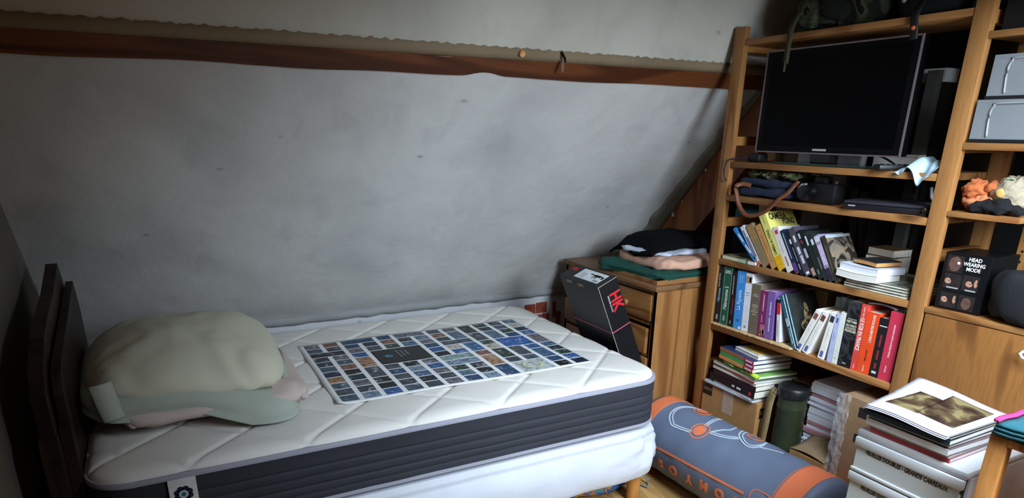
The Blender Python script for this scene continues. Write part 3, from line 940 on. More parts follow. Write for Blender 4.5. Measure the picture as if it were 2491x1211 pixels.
def book(name, label, y, z, t_, h, lean, col, x=2.113, depth=0.15, cover=None, page=PAPER, texts=(), blocks=(), group=None, cat='book', mt_=None):
    a = rad(lean)
    zz = z + 0.0006 + (t_ * math.sin(a) if lean > 0 else 0)
    r = thing(name, label, cat, (x, y, zz), (a, 0, 0), group)
    cm = mt_ or mat('cover_' + col, col, 0.42, 0.06, 30)
    m = MB()
    m.box((0, -t_, 0), (0.0022, 0, h))
    m.box((0.0022, -t_, 0), (depth, -t_ + 0.0012, h)).box((0.0022, -0.0012, 0), (depth, 0, h))
    m.build('cover', cm, r)
    MB().box((0.0022, -t_ + 0.0012, 0.001), (depth - 0.003, -0.0012, h - 0.0025)).build('pages', page, r)
    for (z0, z1, c, *yy_) in blocks:
        ya, yb = yy_ if yy_ else (0.0, 1.0)
        MB().box((-0.0004, -t_ * yb, h * z0), (0.0004, -t_ * ya, h * z1)).build('printed_block', mat('block_' + c, c, 0.5, 0.25, 120), r)
    for (s_, size, zc, ori, c, *yo) in texts:
        yo_ = yo[0] if yo else 0.5
        pos = (-0.0006, -t_ * yo_, h * zc)
        xd, yd = {'up': ((0, 0, 1), (0, 1, 0)), 'dn': ((0, 0, -1), (0, -1, 0)), 'h': ((0, -1, 0), (0, 0, 1))}[ori]
        sx_ = yo[1] if len(yo) > 1 else 0.9
        text(r, s_, size, pos, xd, yd, mat('ink_' + c, c, 0.5, 0.02), 'lettering', sx=sx_, bold=0.01)
    return r

ZE, ZD = SH['E'][1], SH['D'][1]
gE, gD = 'books on the shelf with the red spines', 'books and film cases leaning on the shelf above'
VN = 0.0085
vn = thing('veneer_strip', 'torn strip of pale cardboard under the tall books on the shelf', 'cardboard', (2.11, 1.85, ZE))
MB().sheet(lambda u, v: (2.098 + 0.06 * v + 0.003 * noise.noise(Vector((u * 30, 0, 0))), 2.056 - 0.415 * u - 0.02 * v, ZE + 0.0065 + 0.001 * noise.noise(Vector((u * 20, v * 3, 1)))), 60, 4, (0, 0, -0.006)).build('sheet', mat('kraft_pale', 'c8a877', 0.85, 0.15, 60), vn, world=True)
MB().box((2.16, 1.63, ZE + .0005), (2.33, 2.055, ZE + .0065)).build('sheet', mat('kraft_pale', 'c8a877', 0.85, 0.15, 60), vn, world=True)
zE = ZE + VN - 0.0012
book('book', 'black spined book at the left end of the row beside the post', 2.056, zE, 0.033, 0.240, -1.5, '1c2022', texts=[('Métronome', 0.019, .50, 'up', '7fc6d8', .5, .62), ('LORÀNT DEUTSCH', 0.0085, .76, 'up', 'b9c4c8', .35, .8), ('OH', .016, .10, 'up', 'e0e0e0', .5)], group=gE)
book('book', 'dark green spined book with large white title', 2.0205, zE, 0.0415, 0.244, -1.5, '1d5a44', texts=[('Métronome 2', 0.026, .47, 'up', 'f0f0ea', .5, .68), ('LORÀNT', .0075, .935, 'h', 'e8e8e8', .5, .9), ('DEUTSCH', .0075, .905, 'h', 'e8e8e8', .5, .9), ('OH', .016, .11, 'up', 'd8e0dc', .5)], blocks=[(0, 1, '8fb0a0', 0, .04), (0, 1, '8fb0a0', .96, 1)], group=gE)
book('book', 'thin black spined book with dull red title', 1.976, zE, 0.0285, 0.234, -2, '17171a', blocks=[(.58, .92, 'a9a9a9', .34, .46), (.22, .52, '8f3038', .52, .68), (.05, .11, 'b0b0b0', .42, .55)], group=gE)
book('book', 'bright blue spined book with white handwritten title', 1.9445, zE, 0.0415, 0.242, -2.5, '3f92e0', texts=[('La Fayette', 0.027, .50, 'up', 'cfe6fa', .5, .75), ('GONZAGUE', .007, .86, 'up', 'a9d0f4', .35, .9), ('SAINT BRIS', .007, .86, 'up', 'a9d0f4', .65, .9)], blocks=[(.13, .17, '245a9c', .4, .7), (.0, .05, 'dfe9f2', .7, 1.0)], group=gE)
book('book', 'white spined book with a small picture at the top', 1.899, zE, 0.0335, 0.240, -2.5, 'e3e6ec', blocks=[(.83, .95, 'a58f80', .0, 1.0), (.85, .93, '6c3d3a', .55, .85), (.62, .63, 'b58fa0', .2, .8), (.66, .675, '9a9aa0', .2, .8), (.06, .10, '8d93a0', .4, .7)], depth=.17, group=gE)
book('book', 'thick grey brown spined book with pale centred title lines', 1.862, zE, 0.045, 0.203, -3, '6f6353', blocks=[(.79, .805, 'b9b0a2', .3, .7), (.757, .772, 'b9b0a2', .2, .8), (.58, .592, 'c4bcae', .2, .8), (.545, .557, 'c4bcae', .2, .8), (.51, .522, 'b5ad9f', .35, .65), (.475, .487, 'b5ad9f', .25, .75), (.44, .452, 'c4bcae', .15, .85), (.39, .402, 'c4bcae', .3, .7)], group=gE)
book('book', 'magenta purple spined book with a painted figure at the bottom', 1.8145, zE, 0.036, 0.186, -3, '7a2b5e', blocks=[(.56, .92, 'c9a9bf', .45, .58), (.32, .48, 'bf94b0', .42, .52), (.05, .27, 'b06a72', .35, .95), (.06, .16, 'c9bfc9', .7, 1.0), (.03, .13, 'd9b24a', .3, .5)], group=gE)
book('book', 'violet spined book with white lettering beside the magenta one', 1.7765, zE, 0.036, 0.190, -4, '7a5a9c', blocks=[(.16, .46, 'c6b8d8', .44, .58), (.50, .78, 'c6b8d8', .44, .58)], group=gE)
book('book', 'slim white booklet with red and black top leaning on the violet book', 1.7170, zE, 0.0165, 0.172, -8, 'd5d9e2', cover='d5d9e2', blocks=[(.64, .90, 'd3202a'), (.90, .985, '17171a'), (.15, .5, 'c98fa0', .3, .5)], group=gE)
tb_ = book('book', 'dark teal book with white stripes leaning left', 1.6365, ZE, 0.034, 0.212, -27, '1f5a6e', texts=[('catia', .022, .50, 'dn', 'd8eef4', .25, .8), ('la conception assistée', .009, .24, 'dn', 'b9d4dc', .25, .8)], blocks=[(0, 1, 'e6eef2', .42, .52), (0, 1, '123f52', .62, .76), (0, 1, 'dfe8ee', .80, .90)], group=gE, depth=.17)
MB().box((0.001, -0.0348, 0.0), (0.171, -0.0339, 0.212)).build('cover_picture', mat('fig_dark', '2a2d2b', 0.45, 0.3, 30), tb_)
fb = MB()
for (x_, z_c, rx_, rz_) in ((0.085, 0.150, 0.010, 0.020), (0.085, 0.115, 0.020, 0.032), (0.075, 0.080, 0.036, 0.024), (0.120, 0.085, 0.014, 0.018)):
    fb.blob((x_, -0.0349, z_c), (rx_, 0.0008, rz_), nu=16, nv=10, amp=0.004, ns=50)
fb.build('painted_figure', patches('fig_paint', ['6b3a28', '9a8a55', 'c3b98a', '5c2f22'], 40, 0.5, 0, 1.0, 'LINEAR'), tb_)
text(tb_, 'DC', 0.028, (0.10, -0.0352, 0.026), (1, 0, 0), (0, 0, 1), mat('ink_d0d0cc', 'd0d0cc', 0.5), 'lettering')
gP = 'white paperbacks with blue stickers'
for (y, ln, tt, lb_, im) in ((1.6245, 20, .0225, 'white paperback leaning right nearest the teal book', '8a4a3c'), (1.5935, 20, .0225, 'white paperback leaning right in the middle of three with blue stickers', '6e3b30'), (1.5245, 7.6, .0235, 'white paperback standing nearly upright right of two leaning ones', '2c2f42')):
    book('paperback', lb_, y, ZE, tt, 0.180, ln, 'ece9e2', blocks=[(.80, .93, im, .15, .85), (.04, .17, '5863a8', .25, .75), (.40, .72, 'c6c3bd', .42, .50), (.30, .66, 'cfccc6', .58, .64)], group=gP, depth=.11)
book('paperback', 'pale lilac blue thin paperback beside the white ones', 1.4855, ZE, 0.0185, 0.180, 1.8, 'b3bbdc', blocks=[(.82, .92, '4a5796', .3, .7), (.45, .62, '8d96c2', .4, .55)], group=gE, depth=.11)
book('paperback', 'plain off-white thin paperback beside the thick black book', 1.4645, ZE, 0.0205, 0.191, 1.0, 'd9ddd4', blocks=[(.10, .115, 'a9ada4', .3, .7)], group=gE, depth=.12)
bcr = patches('creased_black', ['101012', '17171a', '3a3a3c', '121214'], 14, 0.4, 0.1, 2.0, 'LINEAR')
book('book', 'thick creased black book with pale stacked title', 1.4400, ZE, 0.0490, 0.237, 0, '141416', texts=[('JACQUES FAUVET', .0052, .735, 'h', 'b9b7a8', .5, .85), ('HISTOIRE', .0125, .695, 'h', 'e0dcc2', .5, .74), ('DU PARTI', .0125, .635, 'h', 'e0dcc2', .5, .74), ('COMMUNISTE', .0085, .595, 'h', 'd0ccb4', .5, .74), ('FRANÇAIS', .0125, .555, 'h', 'e0dcc2', .5, .74), ('fayard', .006, .06, 'h', 'cfcfcf', .5)], mt_=bcr, group=gE)
book('book', 'narrow red book with bold white title read downwards', 1.3895, ZE, 0.0215, 0.236, 0, 'd6453d', texts=[('LE KGB EN FRANCE', .021, .55, 'dn', 'f4efe9', .5, .62), ('THIERRY WOLTON', .0075, .87, 'dn', 'f0c9c2', .5, .7), ('Grasset', .006, .06, 'up', 'f0c9c2', .5)], group=gE)
book('book', 'bright orange book with white title read upwards', 1.3665, ZE, 0.0475, 0.216, 0, 'e2491a', texts=[("L'ORCHESTRE ROUGE", .0125, .74, 'up', 'f6ece2', .62, .78), ('Gilles Perrault', .0085, .30, 'up', '7c2410', .55, .8), ('fayard', .010, .08, 'up', 'f0c0a8', .5, .9)], group=gE)
book('book', 'narrow black book with dull red lettering', 1.3175, ZE, 0.0315, 0.206, 0, '1a1214', blocks=[(.86, .875, 'cfcfcf', .1, .95), (.52, .72, '8a2a30', .42, .62), (.30, .46, '8a2a30', .42, .62), (.14, .24, '8a2a30', .40, .60), (.06, .10, 'c9c9cc', .25, .75)], group=gE)
book('book', 'thick crimson pink book at the right end beside the post', 1.2845, ZE, 0.0445, 0.236, 0, 'c2304a', texts=[('Histoire intérieure du parti communiste', .0105, .58, 'up', 'efc9cf', .48, .66), ('Robrieux', .008, .17, 'up', 'f0d0d4', .45, .8)], group=gE)
# loose plastic sleeve on the red books, hollow-looking folded magazine
t = thing('folded_magazine', 'grey folded magazine laid across the tops of the red books', 'magazine', (2.16, 1.33, ZE + 0.245))
MB().sheet(lambda u, v: (2.118 + 0.17 * v, 1.375 - 0.10 * u - 0.03 * v, ZE + 0.2398 + 0.006 * math.sin(u * PI)), 16, 8, (0, 0, 0.004)).build('pages', mat('grey_gloss', '8b8b92', 0.3, 0.3, 30), t, world=True, smooth=True)
# pale spines standing behind the front row
for i, (c, h_) in enumerate((('9fb0b6', .205), ('a9bcc6', .21), ('87a0b0', .208), ('1f3a52', .212))):
    book('book', ['pale grey blue book standing behind the leaning white paperbacks', 'pale blue book second in the hidden back row', 'steel blue book third in the hidden back row', 'dark blue book at the right end of the hidden back row'][i], 1.585 - i * 0.0225, ZE, 0.021, h_, 0, c, x=2.245, depth=0.11, group='books standing in the back row')
book('book', 'tan book lying high in the back row behind the violet spine', 1.74, ZE + .0, 0.10, 0.205, 0, '8f7a5c', x=2.27, depth=.09, group='books standing in the back row')
# ---- shelf D : leaning books and film cases
def fc(col): return None
t = thing('flat_book', 'olive covered book lying flat at the left end under the leaning books', 'book', (2.11, 2.05, ZD), (0, 0, rad(-3)), gD)
MB().box((0, -0.185, 0.0006), (0.14, 0, 0.0025)).box((0, -0.185, 0.015), (0.14, 0, 0.017)).box((0, -0.185, 0.0006), (0.003, 0, 0.017)).build('cover', patches('olive_cover', ['6b674a', '8a8465', '55523c'], 12, 0.5, 0, 1, 'LINEAR'), t)
MB().box((0.003, -0.183, 0.0025), (0.137, -0.002, 0.015)).build('pages', PAPER, t)
MB().box((-0.0006, -0.09, 0.002), (0.0003, -0.004, 0.0155)).build('printed_block', mat('spine_cream', 'd5cdb0', 0.6), t)
MB().box((-0.0006, -0.135, 0.002), (0.0003, -0.09, 0.0155)).build('printed_block', mat('spine_mint', 'a3c0a0', 0.6), t)
MB().box((-0.0006, -0.184, 0.002), (0.0003, -0.150, 0.0155)).build('printed_block', mat('spine_white', 'e2e2de', 0.6), t)
zD1 = ZD
book('book', 'thin bright blue book leaning furthest over at the left', 1.8840, ZD + 0.0175, 0.012, 0.166, -50, '2f7fc4', blocks=[(.55, .8, 'dfe6ee', .5, 1), (.2, .45, 'dfe6ee', .5, 1)], group=gD, depth=.12)
book('book', 'thin white and navy book leaning beside the blue one', 1.8600, ZD, 0.019, 0.178, -40.0, 'd8d8de', blocks=[(.1, .9, '2a3360', .25, .45), (.2, .7, '3a4470', .6, .8), (.0, .08, 'c94a3a')], group=gD, depth=.12)
book('book', 'worn tan book with patched spine leaning left', 1.8320, ZD, 0.033, 0.182, -38.5, '8a7757', blocks=[(.62, .98, '9b7b4c', .0, .9)], group=gD, depth=.13)
book('book', 'ochre orange worn book leaning left beside the yellow one', 1.7880, ZD, 0.0255, 0.186, -37, 'bf8c55', blocks=[(.88, .89, '7c5530', .2, .8), (.15, .16, '7c5530', .3, .7), (.35, .75, 'a87745', .45, .6)], group=gD, depth=.13)
yb_ = book('book', 'tall yellow book with black title leaning left among the others', 1.7540, ZD, 0.031, 0.236, -35.0, 'e0d876', blocks=[(0, .235, 'e0a818'), (.82, .94, 'b0a850', .42, .56)], texts=[('CAMERA AU POING', .0165, .48, 'up', '1c1a14', .5, .72)], group=gD, depth=.155)
hY = 0.236
tY = 0.031
MB().box((0.004, -tY - 0.0006, 0.03), (0.152, -tY + 0.0002, hY * 0.70)).build('cover_picture', patches('cover_pic', ['7f97b4', 'a9b4c0', '9a3a36', '8a2f30'], 9, 0.4, 0, 0.6, 'LINEAR'), yb_)
text(yb_, 'CAMERA', 0.038, (0.060, -tY - 0.0006, hY * 0.905), (1, 0, 0), (0, 0, 1), BLACK, 'title_lettering', sx=0.62, bold=0.02)
text(yb_, 'POING', 0.036, (0.110, -tY - 0.0006, hY * 0.805), (1, 0, 0), (0, 0, 1), BLACK, 'title_lettering', sx=0.58, bold=0.02)
book('book', 'white paperback with a red dot leaning right of the yellow book', 1.7135, ZD, 0.029, 0.179, -34.5, 'dcd8d2', blocks=[(.86, .95, 'c8403c', .3, .75), (.12, .34, 'b0505a', .45, .62), (.42, .72, 'b9b9b4', .45, .6)], group=gD, depth=.12)
gV = 'film cases leaning on the shelf'
dv = mat('case_black', '121316', 0.3, 0.1, 30)
def dvd(label, y, t_, h, ln, col, bl, d=0.135):
    return book('film_case', label, y, ZD, t_, h, ln, col, blocks=bl, group=gV, cat='DVD case', page=dv, depth=d)
dvd('dark navy film case with white dots leaning against the white paperback', 1.6765, .0185, .178, -34.5, '1c2a4c', [(.35, .93, 'b9c0cc', .40, .52), (.05, .25, '5a3f7a', .1, .9), (.0, .06, '8a3a40', .3, .8)])
dvd('black film case with small white emblem on its spine', 1.6525, .0165, .180, -34.5, '121620', [(.70, .80, 'd6dade', .3, .7), (.3, .62, '8d96a8', .45, .6), (.12, .25, 'a0a4b0', .4, .6)])
dvd('wide grey violet film case with white bars on its spine', 1.6310, .0250, .192, -35, '4a4552', [(.70, .84, 'd9dbe0', .35, .65), (.45, .60, 'cfd2d8', .30, .70), (.25, .42, 'c5c8ce', .35, .75), (.03, .08, 'e0e2e6', .3, .8)])
dvd('black film case with pale lettering and a red mark', 1.5990, .0200, .186, -35, '14161a', [(.84, .95, 'c9ccd0', .3, .6), (.72, .80, 'b0303a', .35, .6), (.42, .62, 'aab0b6', .25, .75), (.04, .20, 'b08a80', .2, .85)])
dvd('dark green film case with white lettering at the top', 1.5735, .0180, .184, -34.5, '1b2622', [(.72, .92, 'c3cccf', .30, .65), (.1, .2, '7d8a84', .4, .6)])
dvd('charcoal film case in the middle of the dark cases', 1.5505, .0150, .178, -34, '26282a', [(.78, .90, 'c9d2e2', .2, .8), (.25, .5, '6f6a64', .3, .6)])
dvd('lilac and silver film case near the right end', 1.5310, .0190, .176, -33, '8f86a0', [(.86, .98, 'c6cad8'), (.35, .80, 'c3b3d0', .1, .9), (.0, .28, '2a2634')])
gd_ = dvd('brown film case with a portrait of a figure on its cover', 1.5065, .0175, .175, -31, '3a332c', [(.1, .8, '5c5040', .2, .5)])
MB().box((0.002, -0.0175 - 0.0006, 0.004), (0.131, -0.0175 + 0.0002, 0.164)).build('cover_picture', patches('portrait', ['4d473f', '2d2823', '8c7a62', '6d665c', '201d1a'], 16, 0.3, 0, 0.8, 'LINEAR', 0.5), gd_)
MB().box((0.0, -0.0175 - 0.0008, 0.164), (0.131, -0.0175 + 0.0002, 0.175)).build('cover_band', mat('silver_band', 'a9b4ba', 0.35), gd_)

def slab(name, label, cat, c, sx, sy, h, rz, colm, page=PAPER, bend=0.0, group=None, spine=None, cv=0.0012):
    """flat lying book or magazine: front edge faces -x"""
    t_ = thing(name, label, cat, c, (0, 0, rad(rz)), group)
    nx = 10
    def f(z): return lambda u, v: (sx * u, -sy * (v - 0.5), z + bend * (u - .5) ** 2 * 4 * 0 + bend * math.sin(PI * v))
    MB().sheet(f(h - cv), 2, nx, (0, 0, cv)).sheet(f(0.0004), 2, nx, (0, 0, cv)).build('cover', colm, t_, smooth=False)
    MB().sheet(lambda u, v: (0.001 + (sx - .002) * u, -(sy - .002) * (v - 0.5), 0.0004 + cv + bend * math.sin(PI * v)), 2, nx, (0, 0, h - 2 * cv - 0.0006)).build('pages', page, t_)
    if spine:
        MB().box((-0.0015, -sy / 2, 0.0006), (0.001, sy / 2, h)).build('spine', spine, t_)
    return t_
olv = patches('mag_olive', ['4d5048', '73776b', '3a3d36', '8a8a70'], 7, 0.35, 0, 1, 'LINEAR', 0.5)
zs = ZD
for i in range(4):
    slab('magazine', ['bottom magazine of the flat pile beside the right post', 'second magazine up in the flat pile beside the right post', 'third magazine up in the flat pile beside the right post', 'olive grey magazine on top of the flat pile beside the right post'][i], 'magazine', (2.112 + 0.002 * i, 1.359 + 0.003 * (i % 2), zs + 0.0004), 0.245, 0.232 - 0.004 * i, 0.0078, -1.5 + i, olv, group='magazines in the flat pile')
    zs += 0.0084
slab('paperback', 'white paged paperback lying on the magazines, lower of two', 'book', (2.097, 1.425, zs + 0.0004), 0.115, 0.160, 0.024, -4, mat('cover_cream', 'd9d6cc', 0.5), mat('page_cream', 'e3e0d8', .8, .06, 200), -0.004)
slab('paperback', 'white paged paperback lying on top of the other one', 'book', (2.108, 1.428, zs + 0.0215), 0.125, 0.160, 0.023, -8, mat('cover_bluewhite', 'cdd3de', 0.5), mat('page_white2', 'e0e4ec', .8, .06, 200), -0.003)
slab('paperback', 'small orange edged paperback with dark cover on the white ones', 'book', (2.135, 1.425, zs + 0.0445), 0.105, 0.100, 0.016, -12, mat('cover_dark', '1a1c26', 0.5), mat('page_orange', 'c08a50', .8, .1, 200), 0.002)
t = slab('paperback', 'small brown book lying behind the orange edged paperback', 'book', (2.262, 1.455, zs + 0.0004), 0.10, 0.11, 0.060, 5, mat('cover_brown', '6a4a34', 0.6))
slab('paperback', 'small worn brown book on top of the one at the back', 'book', (2.262, 1.46, zs + 0.061), 0.09, 0.105, 0.026, -6, mat('cover_brown2', '7d5a3e', 0.6))

# ---- shelf C : jeans, camera, laptop
ZS = SH['C'][1]
den = mat('denim', '20263c', 0.9, 0.25, 40, 0.5, 300)
t = thing('folded_jeans', 'dark navy folded jeans at the left end of the shelf under the television', 'clothing', (2.215, 1.895, ZS))
MB().blob((0, 0, 0.021), (0.100, 0.155, 0.0205), 0.5, 0.4, 0.012, 9, 70, 24, seed=3).blob((0.0, 0.01, 0.055), (0.095, 0.145, 0.018), 0.5, 0.4, 0.012, 10, 70, 20, seed=4).build('folded_fabric', den, t, smooth=True)
camo = patches('camouflage', ['1a1c12', '3c4028', '6b6a48', '23241a', '8c8a6c'], 22, 0.9, 0.3, 0.8)
t = thing('camouflage_jacket', 'camouflage cloth crumpled on top of the folded jeans', 'clothing', (2.20, 1.87, ZS + 0.071))
MB().blob((0.0, 0.0, 0.018), (0.085, 0.135, 0.020), 0.9, 0.7, 0.016, 14, 60, 20, seed=6).build('fabric', camo, t, smooth=True)
cmb = mat('camera_black', '0f0f11', 0.45, 0.1, 60, 0.3, 400)
cmr = thing('film_camera', 'black camera with lens up on the shelf above the books', 'camera', (2.17, 1.665, ZS))
MB().box((-0.03, -0.07, 0.0006), (0.03, 0.07, 0.072), bev=0.008).build('body', cmb, cmr, smooth=True, auto=40)
MB().box((-0.02, -0.022, 0.070), (0.022, 0.026, 0.095), bev=0.006).build('viewfinder', cmb, cmr, smooth=True, auto=40)
MB().lathe([(0.030, 0), (0.032, 0.012), (0.028, 0.020), (0.030, 0.034), (0.026, 0.036)], 28, Matrix.Translation((-0.028, 0.03, 0.04)) @ Matrix.Rotation(rad(-90), 4, 'Y')).build('lens', mat('lens_black', '0a0a0c', 0.25), cmr, smooth=True, auto=40)
MB().lathe([(0.009, 0), (0.009, 0.010)], 16, Matrix.Translation((0, -0.05, 0.072))).build('dial', mat('dial_brown', '3a241a', .5), cmr, smooth=True, auto=40)
MB().tube([(-0.062, 0.055, 0.052), (-0.064, 0.04, 0.066), (-0.063, 0.02, 0.068)], 0.004, 8).build('chrome_mark', mat('chrome', 'c9c9c9', 0.2, 0, 10, 0, 1, 0.9), cmr, smooth=True)
strap = [(2.12, 1.735, ZS + 0.075), (2.10, 1.76, ZS + 0.03), (2.090, 1.79, ZS + 0.004), (2.083, 1.825, ZS - 0.036), (2.082, 1.88, ZS - 0.062), (2.083, 1.93, ZS - 0.064), (2.085, 1.968, ZS - 0.036), (2.085, 1.990, ZS + 0.012), (2.085, 1.998, ZS + 0.038), (2.105, 1.985, ZS + 0.048), (2.12, 1.955, ZS + 0.044)]
def catmull(pts, k_=6):
    pts = [Vector(p) for p in pts]
    out = []
    for i in range(len(pts) - 1):
        p0, p1, p2, p3 = pts[max(0, i - 1)], pts[i], pts[i + 1], pts[min(len(pts) - 1, i + 2)]
        for j in range(k_):
            t_ = j / k_
            out.append(0.5 * ((2 * p1) + (p2 - p0) * t_ + (2 * p0 - 5 * p1 + 4 * p2 - p3) * t_ ** 2 + (3 * p1 - p0 - 3 * p2 + p3) * t_ ** 3))
    out.append(pts[-1])
    return out
def ribbon(mb, pts, w, side, th=0.002):
    side = Vector(side).normalized()
    pts = catmull(pts)
    def f(u, v):
        x = u * (len(pts) - 1)
        i = min(int(x), len(pts) - 2)
        p = pts[i].lerp(pts[i + 1], x - i)
        tan = (pts[i + 1] - pts[i]).normalized()
        s2 = (side - tan * side.dot(tan)).normalized()
        return p + s2 * (v - 0.5) * w
    n = Vector((1, 0, 0)) * th
    mb.sheet(f, len(pts) * 2, 2, n)
    return mb
stp = MB()
ribbon(stp, strap, 0.017, (0.3, 0.25, 1.0), 0.0025)
stp.build('leather_strap', mat('brown_leather', '6b3f28', 0.5, 0.15, 40, 0.2, 200), cmr, world=True, smooth=True)
lap = thing('laptop', 'closed dark laptop lying on the shelf right of the camera', 'laptop', (2.235, 1.405, ZS), (0, 0, rad(12)))
MB().box((-0.125, -0.135, 0.002), (0.10, 0.135, 0.020), bev=0.004).build('base', mat('laptop_dark', '17151b', 0.4), lap, smooth=True, auto=40)
MB().box((-0.125, -0.135, 0.0205), (0.10, 0.135, 0.030), bev=0.004).build('lid', mat('laptop_lid', '2c2b33', 0.45, 0.1, 20), lap, smooth=True, auto=40)
MB().box((-0.1262, 0.095, 0.012), (-0.1245, 0.118, 0.016)).build('badge', mat('badge_grey', '9a9aa0', 0.4), lap)
t = thing('dial_knob', 'small metal knob ornament at the right end of the laptop shelf', 'ornament', (2.135, 1.262, ZS))
MB().lathe([(0.014, 0.0005), (0.016, 0.004), (0.008, 0.008), (0.011, 0.018), (0.007, 0.026), (0.003, 0.030)], 20).build('metal', mat('dark_metal', '4a4640', 0.3, 0.1, 40, 0, 100, 0.7), t, smooth=True, auto=50)
t = thing('headset', 'black headset with a white tube end behind the laptop', 'headset', (2.33, 1.30, ZS + 0.0005))
MB().tube([(0, 0.05, 0.0085), (0.0, 0.058, 0.05), (0, 0.035, 0.088), (0, 0.0, 0.095), (0, -0.035, 0.088), (0, -0.058, 0.05), (0, -0.05, 0.0085)], 0.008, 8).build('band', cmb, t, smooth=True)
MB().tube([(-0.03, 0.055, 0.075), (-0.035, 0.045, 0.045), (-0.04, 0.03, 0.03), (-0.045, 0.01, 0.035)], 0.005, 8).build('white_tube', WHITE, t, smooth=True)

# ---- shelf B : television
ZB = SH['B'][1]
tv = thing('television', 'flat black television standing on the upper shelf of the bookcase', 'television', (2.17, 1.69, ZB))
tvx = 2.148
scr = mat('tv_bezel', '060607', 0.25, 0.02, 10, spec=0.5)
MB().box((tvx, 1.392, 1.382), (tvx + 0.045, 1.978, 1.734), bev=0.004).build('panel', mat('tv_shell', '060607', 0.5, 0.02, 10, spec=0.12), tv, world=True, smooth=True, auto=40)
MB().box((tvx - 0.0015, 1.415, 1.405), (tvx + 0.001, 1.955, 1.716)).build('screen', mat('tv_glass', '020203', 0.45, 0.02, 10, spec=0.08), tv, world=True)
rim = mat('tv_rim', '6b5f60', 0.3, 0.05, 40, 0, 10, 0.3)
for a_, b_ in (((tvx - .002, 1.390, 1.731), (tvx + .006, 1.980, 1.736)), ((tvx - .002, 1.390, 1.380), (tvx + .006, 1.980, 1.385)), ((tvx - .002, 1.388, 1.380), (tvx + .006, 1.392, 1.736)), ((tvx - .002, 1.978, 1.380), (tvx + .006, 1.982, 1.736))):
    MB().box(a_, b_).build('rim', rim, tv, world=True)
MB().box((tvx - 0.0026, 1.662, 1.391), (tvx - 0.001, 1.718, 1.398)).build('logo_plate', mat('logo_grey', 'a9a4a4', 0.4), tv, world=True)
MB().box((tvx + 0.012, 1.645, ZB + 0.008), (tvx + 0.034, 1.735, 1.39), bev=0.003).build('stand_neck', scr, tv, world=True)
MB().box((tvx - 0.035, 1.475, ZB + 0.001), (tvx + 0.15, 1.860, ZB + 0.008), bev=0.002).build('glass_foot', mat('tinted_glass', '16302c', 0.08, 0.05, 10, spec=0.6), tv, world=True)
t = thing('power_adapter', 'black power adapter with trailing cable at the left end of the television shelf', 'adapter', (2.165, 1.985, ZB))
MB().box((-0.025, -0.033, 0.0006), (0.03, 0.028, 0.032), bev=0.008).build('body', cmb, t, smooth=True, auto=40)
MB().tube(catmull([(-0.02, 0.02, 0.015), (-0.05, 0.05, 0.012), (-0.075, 0.075, 0.004), (-0.082, 0.083, -0.03), (-0.080, 0.082, -0.058), (-0.072, 0.072, -0.075)]), 0.0028, 6).build('cable', BLACK, t, smooth=True)
t = thing('black_cable', 'black cable looped on the shelf beneath the television', 'cable', (2.13, 1.45, ZB))
MB().tube(catmull([(0.05, 0.10, 0.004), (-0.005, 0.05, 0.004), (-0.014, -0.02, 0.004), (0.02, -0.06, 0.005), (0.06, -0.02, 0.018), (0.09, 0.04, 0.035), (0.12, 0.09, 0.04)]), 0.0032, 6).build('cord', BLACK, t, smooth=True)
t = thing('remote_control', 'black remote control lying on the shelf left of the blue cloth', 'remote', (2.120, 1.385, ZB), (0, 0, rad(65)))
MB().box((-0.02, -0.055, 0.0006), (0.02, 0.055, 0.019), bev=0.006).build('body', cmb, t, smooth=True, auto=40)
for i in range(5):
    MB().box((-0.012, -0.045 + i * 0.018, 0.0185), (0.012, -0.036 + i * 0.018, 0.0205), bev=0.001).build('button', mat('button_grey', '4a4a4e', .5), t)
t = thing('cleaning_cloth', 'pale blue folded cloth hanging over the shelf edge beside the post', 'cloth', (2.11, 1.285, ZB))
def rag(u, v):
    y = 1.362 - 0.130 * u
    x = 2.098 + 0.085 * v
    z = ZB + 0.006 + 0.034 * math.exp(-((u - 0.42) / 0.16) ** 2) + 0.028 * math.exp(-((u - 0.85) / 0.3) ** 2)
    fr = max(0, 0.38 - v) / 0.38
    x -= 0.012 * fr ** 0.5
    z -= fr * (0.014 + 0.050 * math.exp(-((u - 0.68) / 0.25) ** 2))
    z += 0.004 * math.sin(u * 26) * (1 - v)
    if v >= 0.38:
        z = max(z, ZB + 0.004)
    return Vector((x, y, z))
MB().sheet(rag, 40, 30, (0.0025, 0, 0.002)).build('fabric', mat('pale_blue_cloth', 'a9c3cf', 0.9, 0.06, 40, 0.5, 300), t, world=True, smooth=True)
for (y0, y1, z1, lb_, c) in ((1.855, 1.93, 1.385, 'white paper box left under the television', 'd5d8dc'), (1.655, 1.748, 1.385, 'white paper box in the middle under the television', 'd5d8dc'), (1.44, 1.605, 1.385, 'long white box right under the television', 'cfcac0')):
    t = thing('paper_box', lb_, 'box', (2.345, (y0 + y1) / 2, ZB), group='white boxes behind the television')
    MB().box((2.335, y0, ZB + .0006), (2.375, y1, z1), bev=0.001).build('carton', mat('carton_' + c, c, 0.6), t, world=True)
    MB().box((2.334, y0 + 0.004, z1 - 0.010), (2.336, y1 - 0.004, z1 - 0.007)).build('flap_edge', mat('flap_shadow', '9a9a9a', .7), t, world=True)

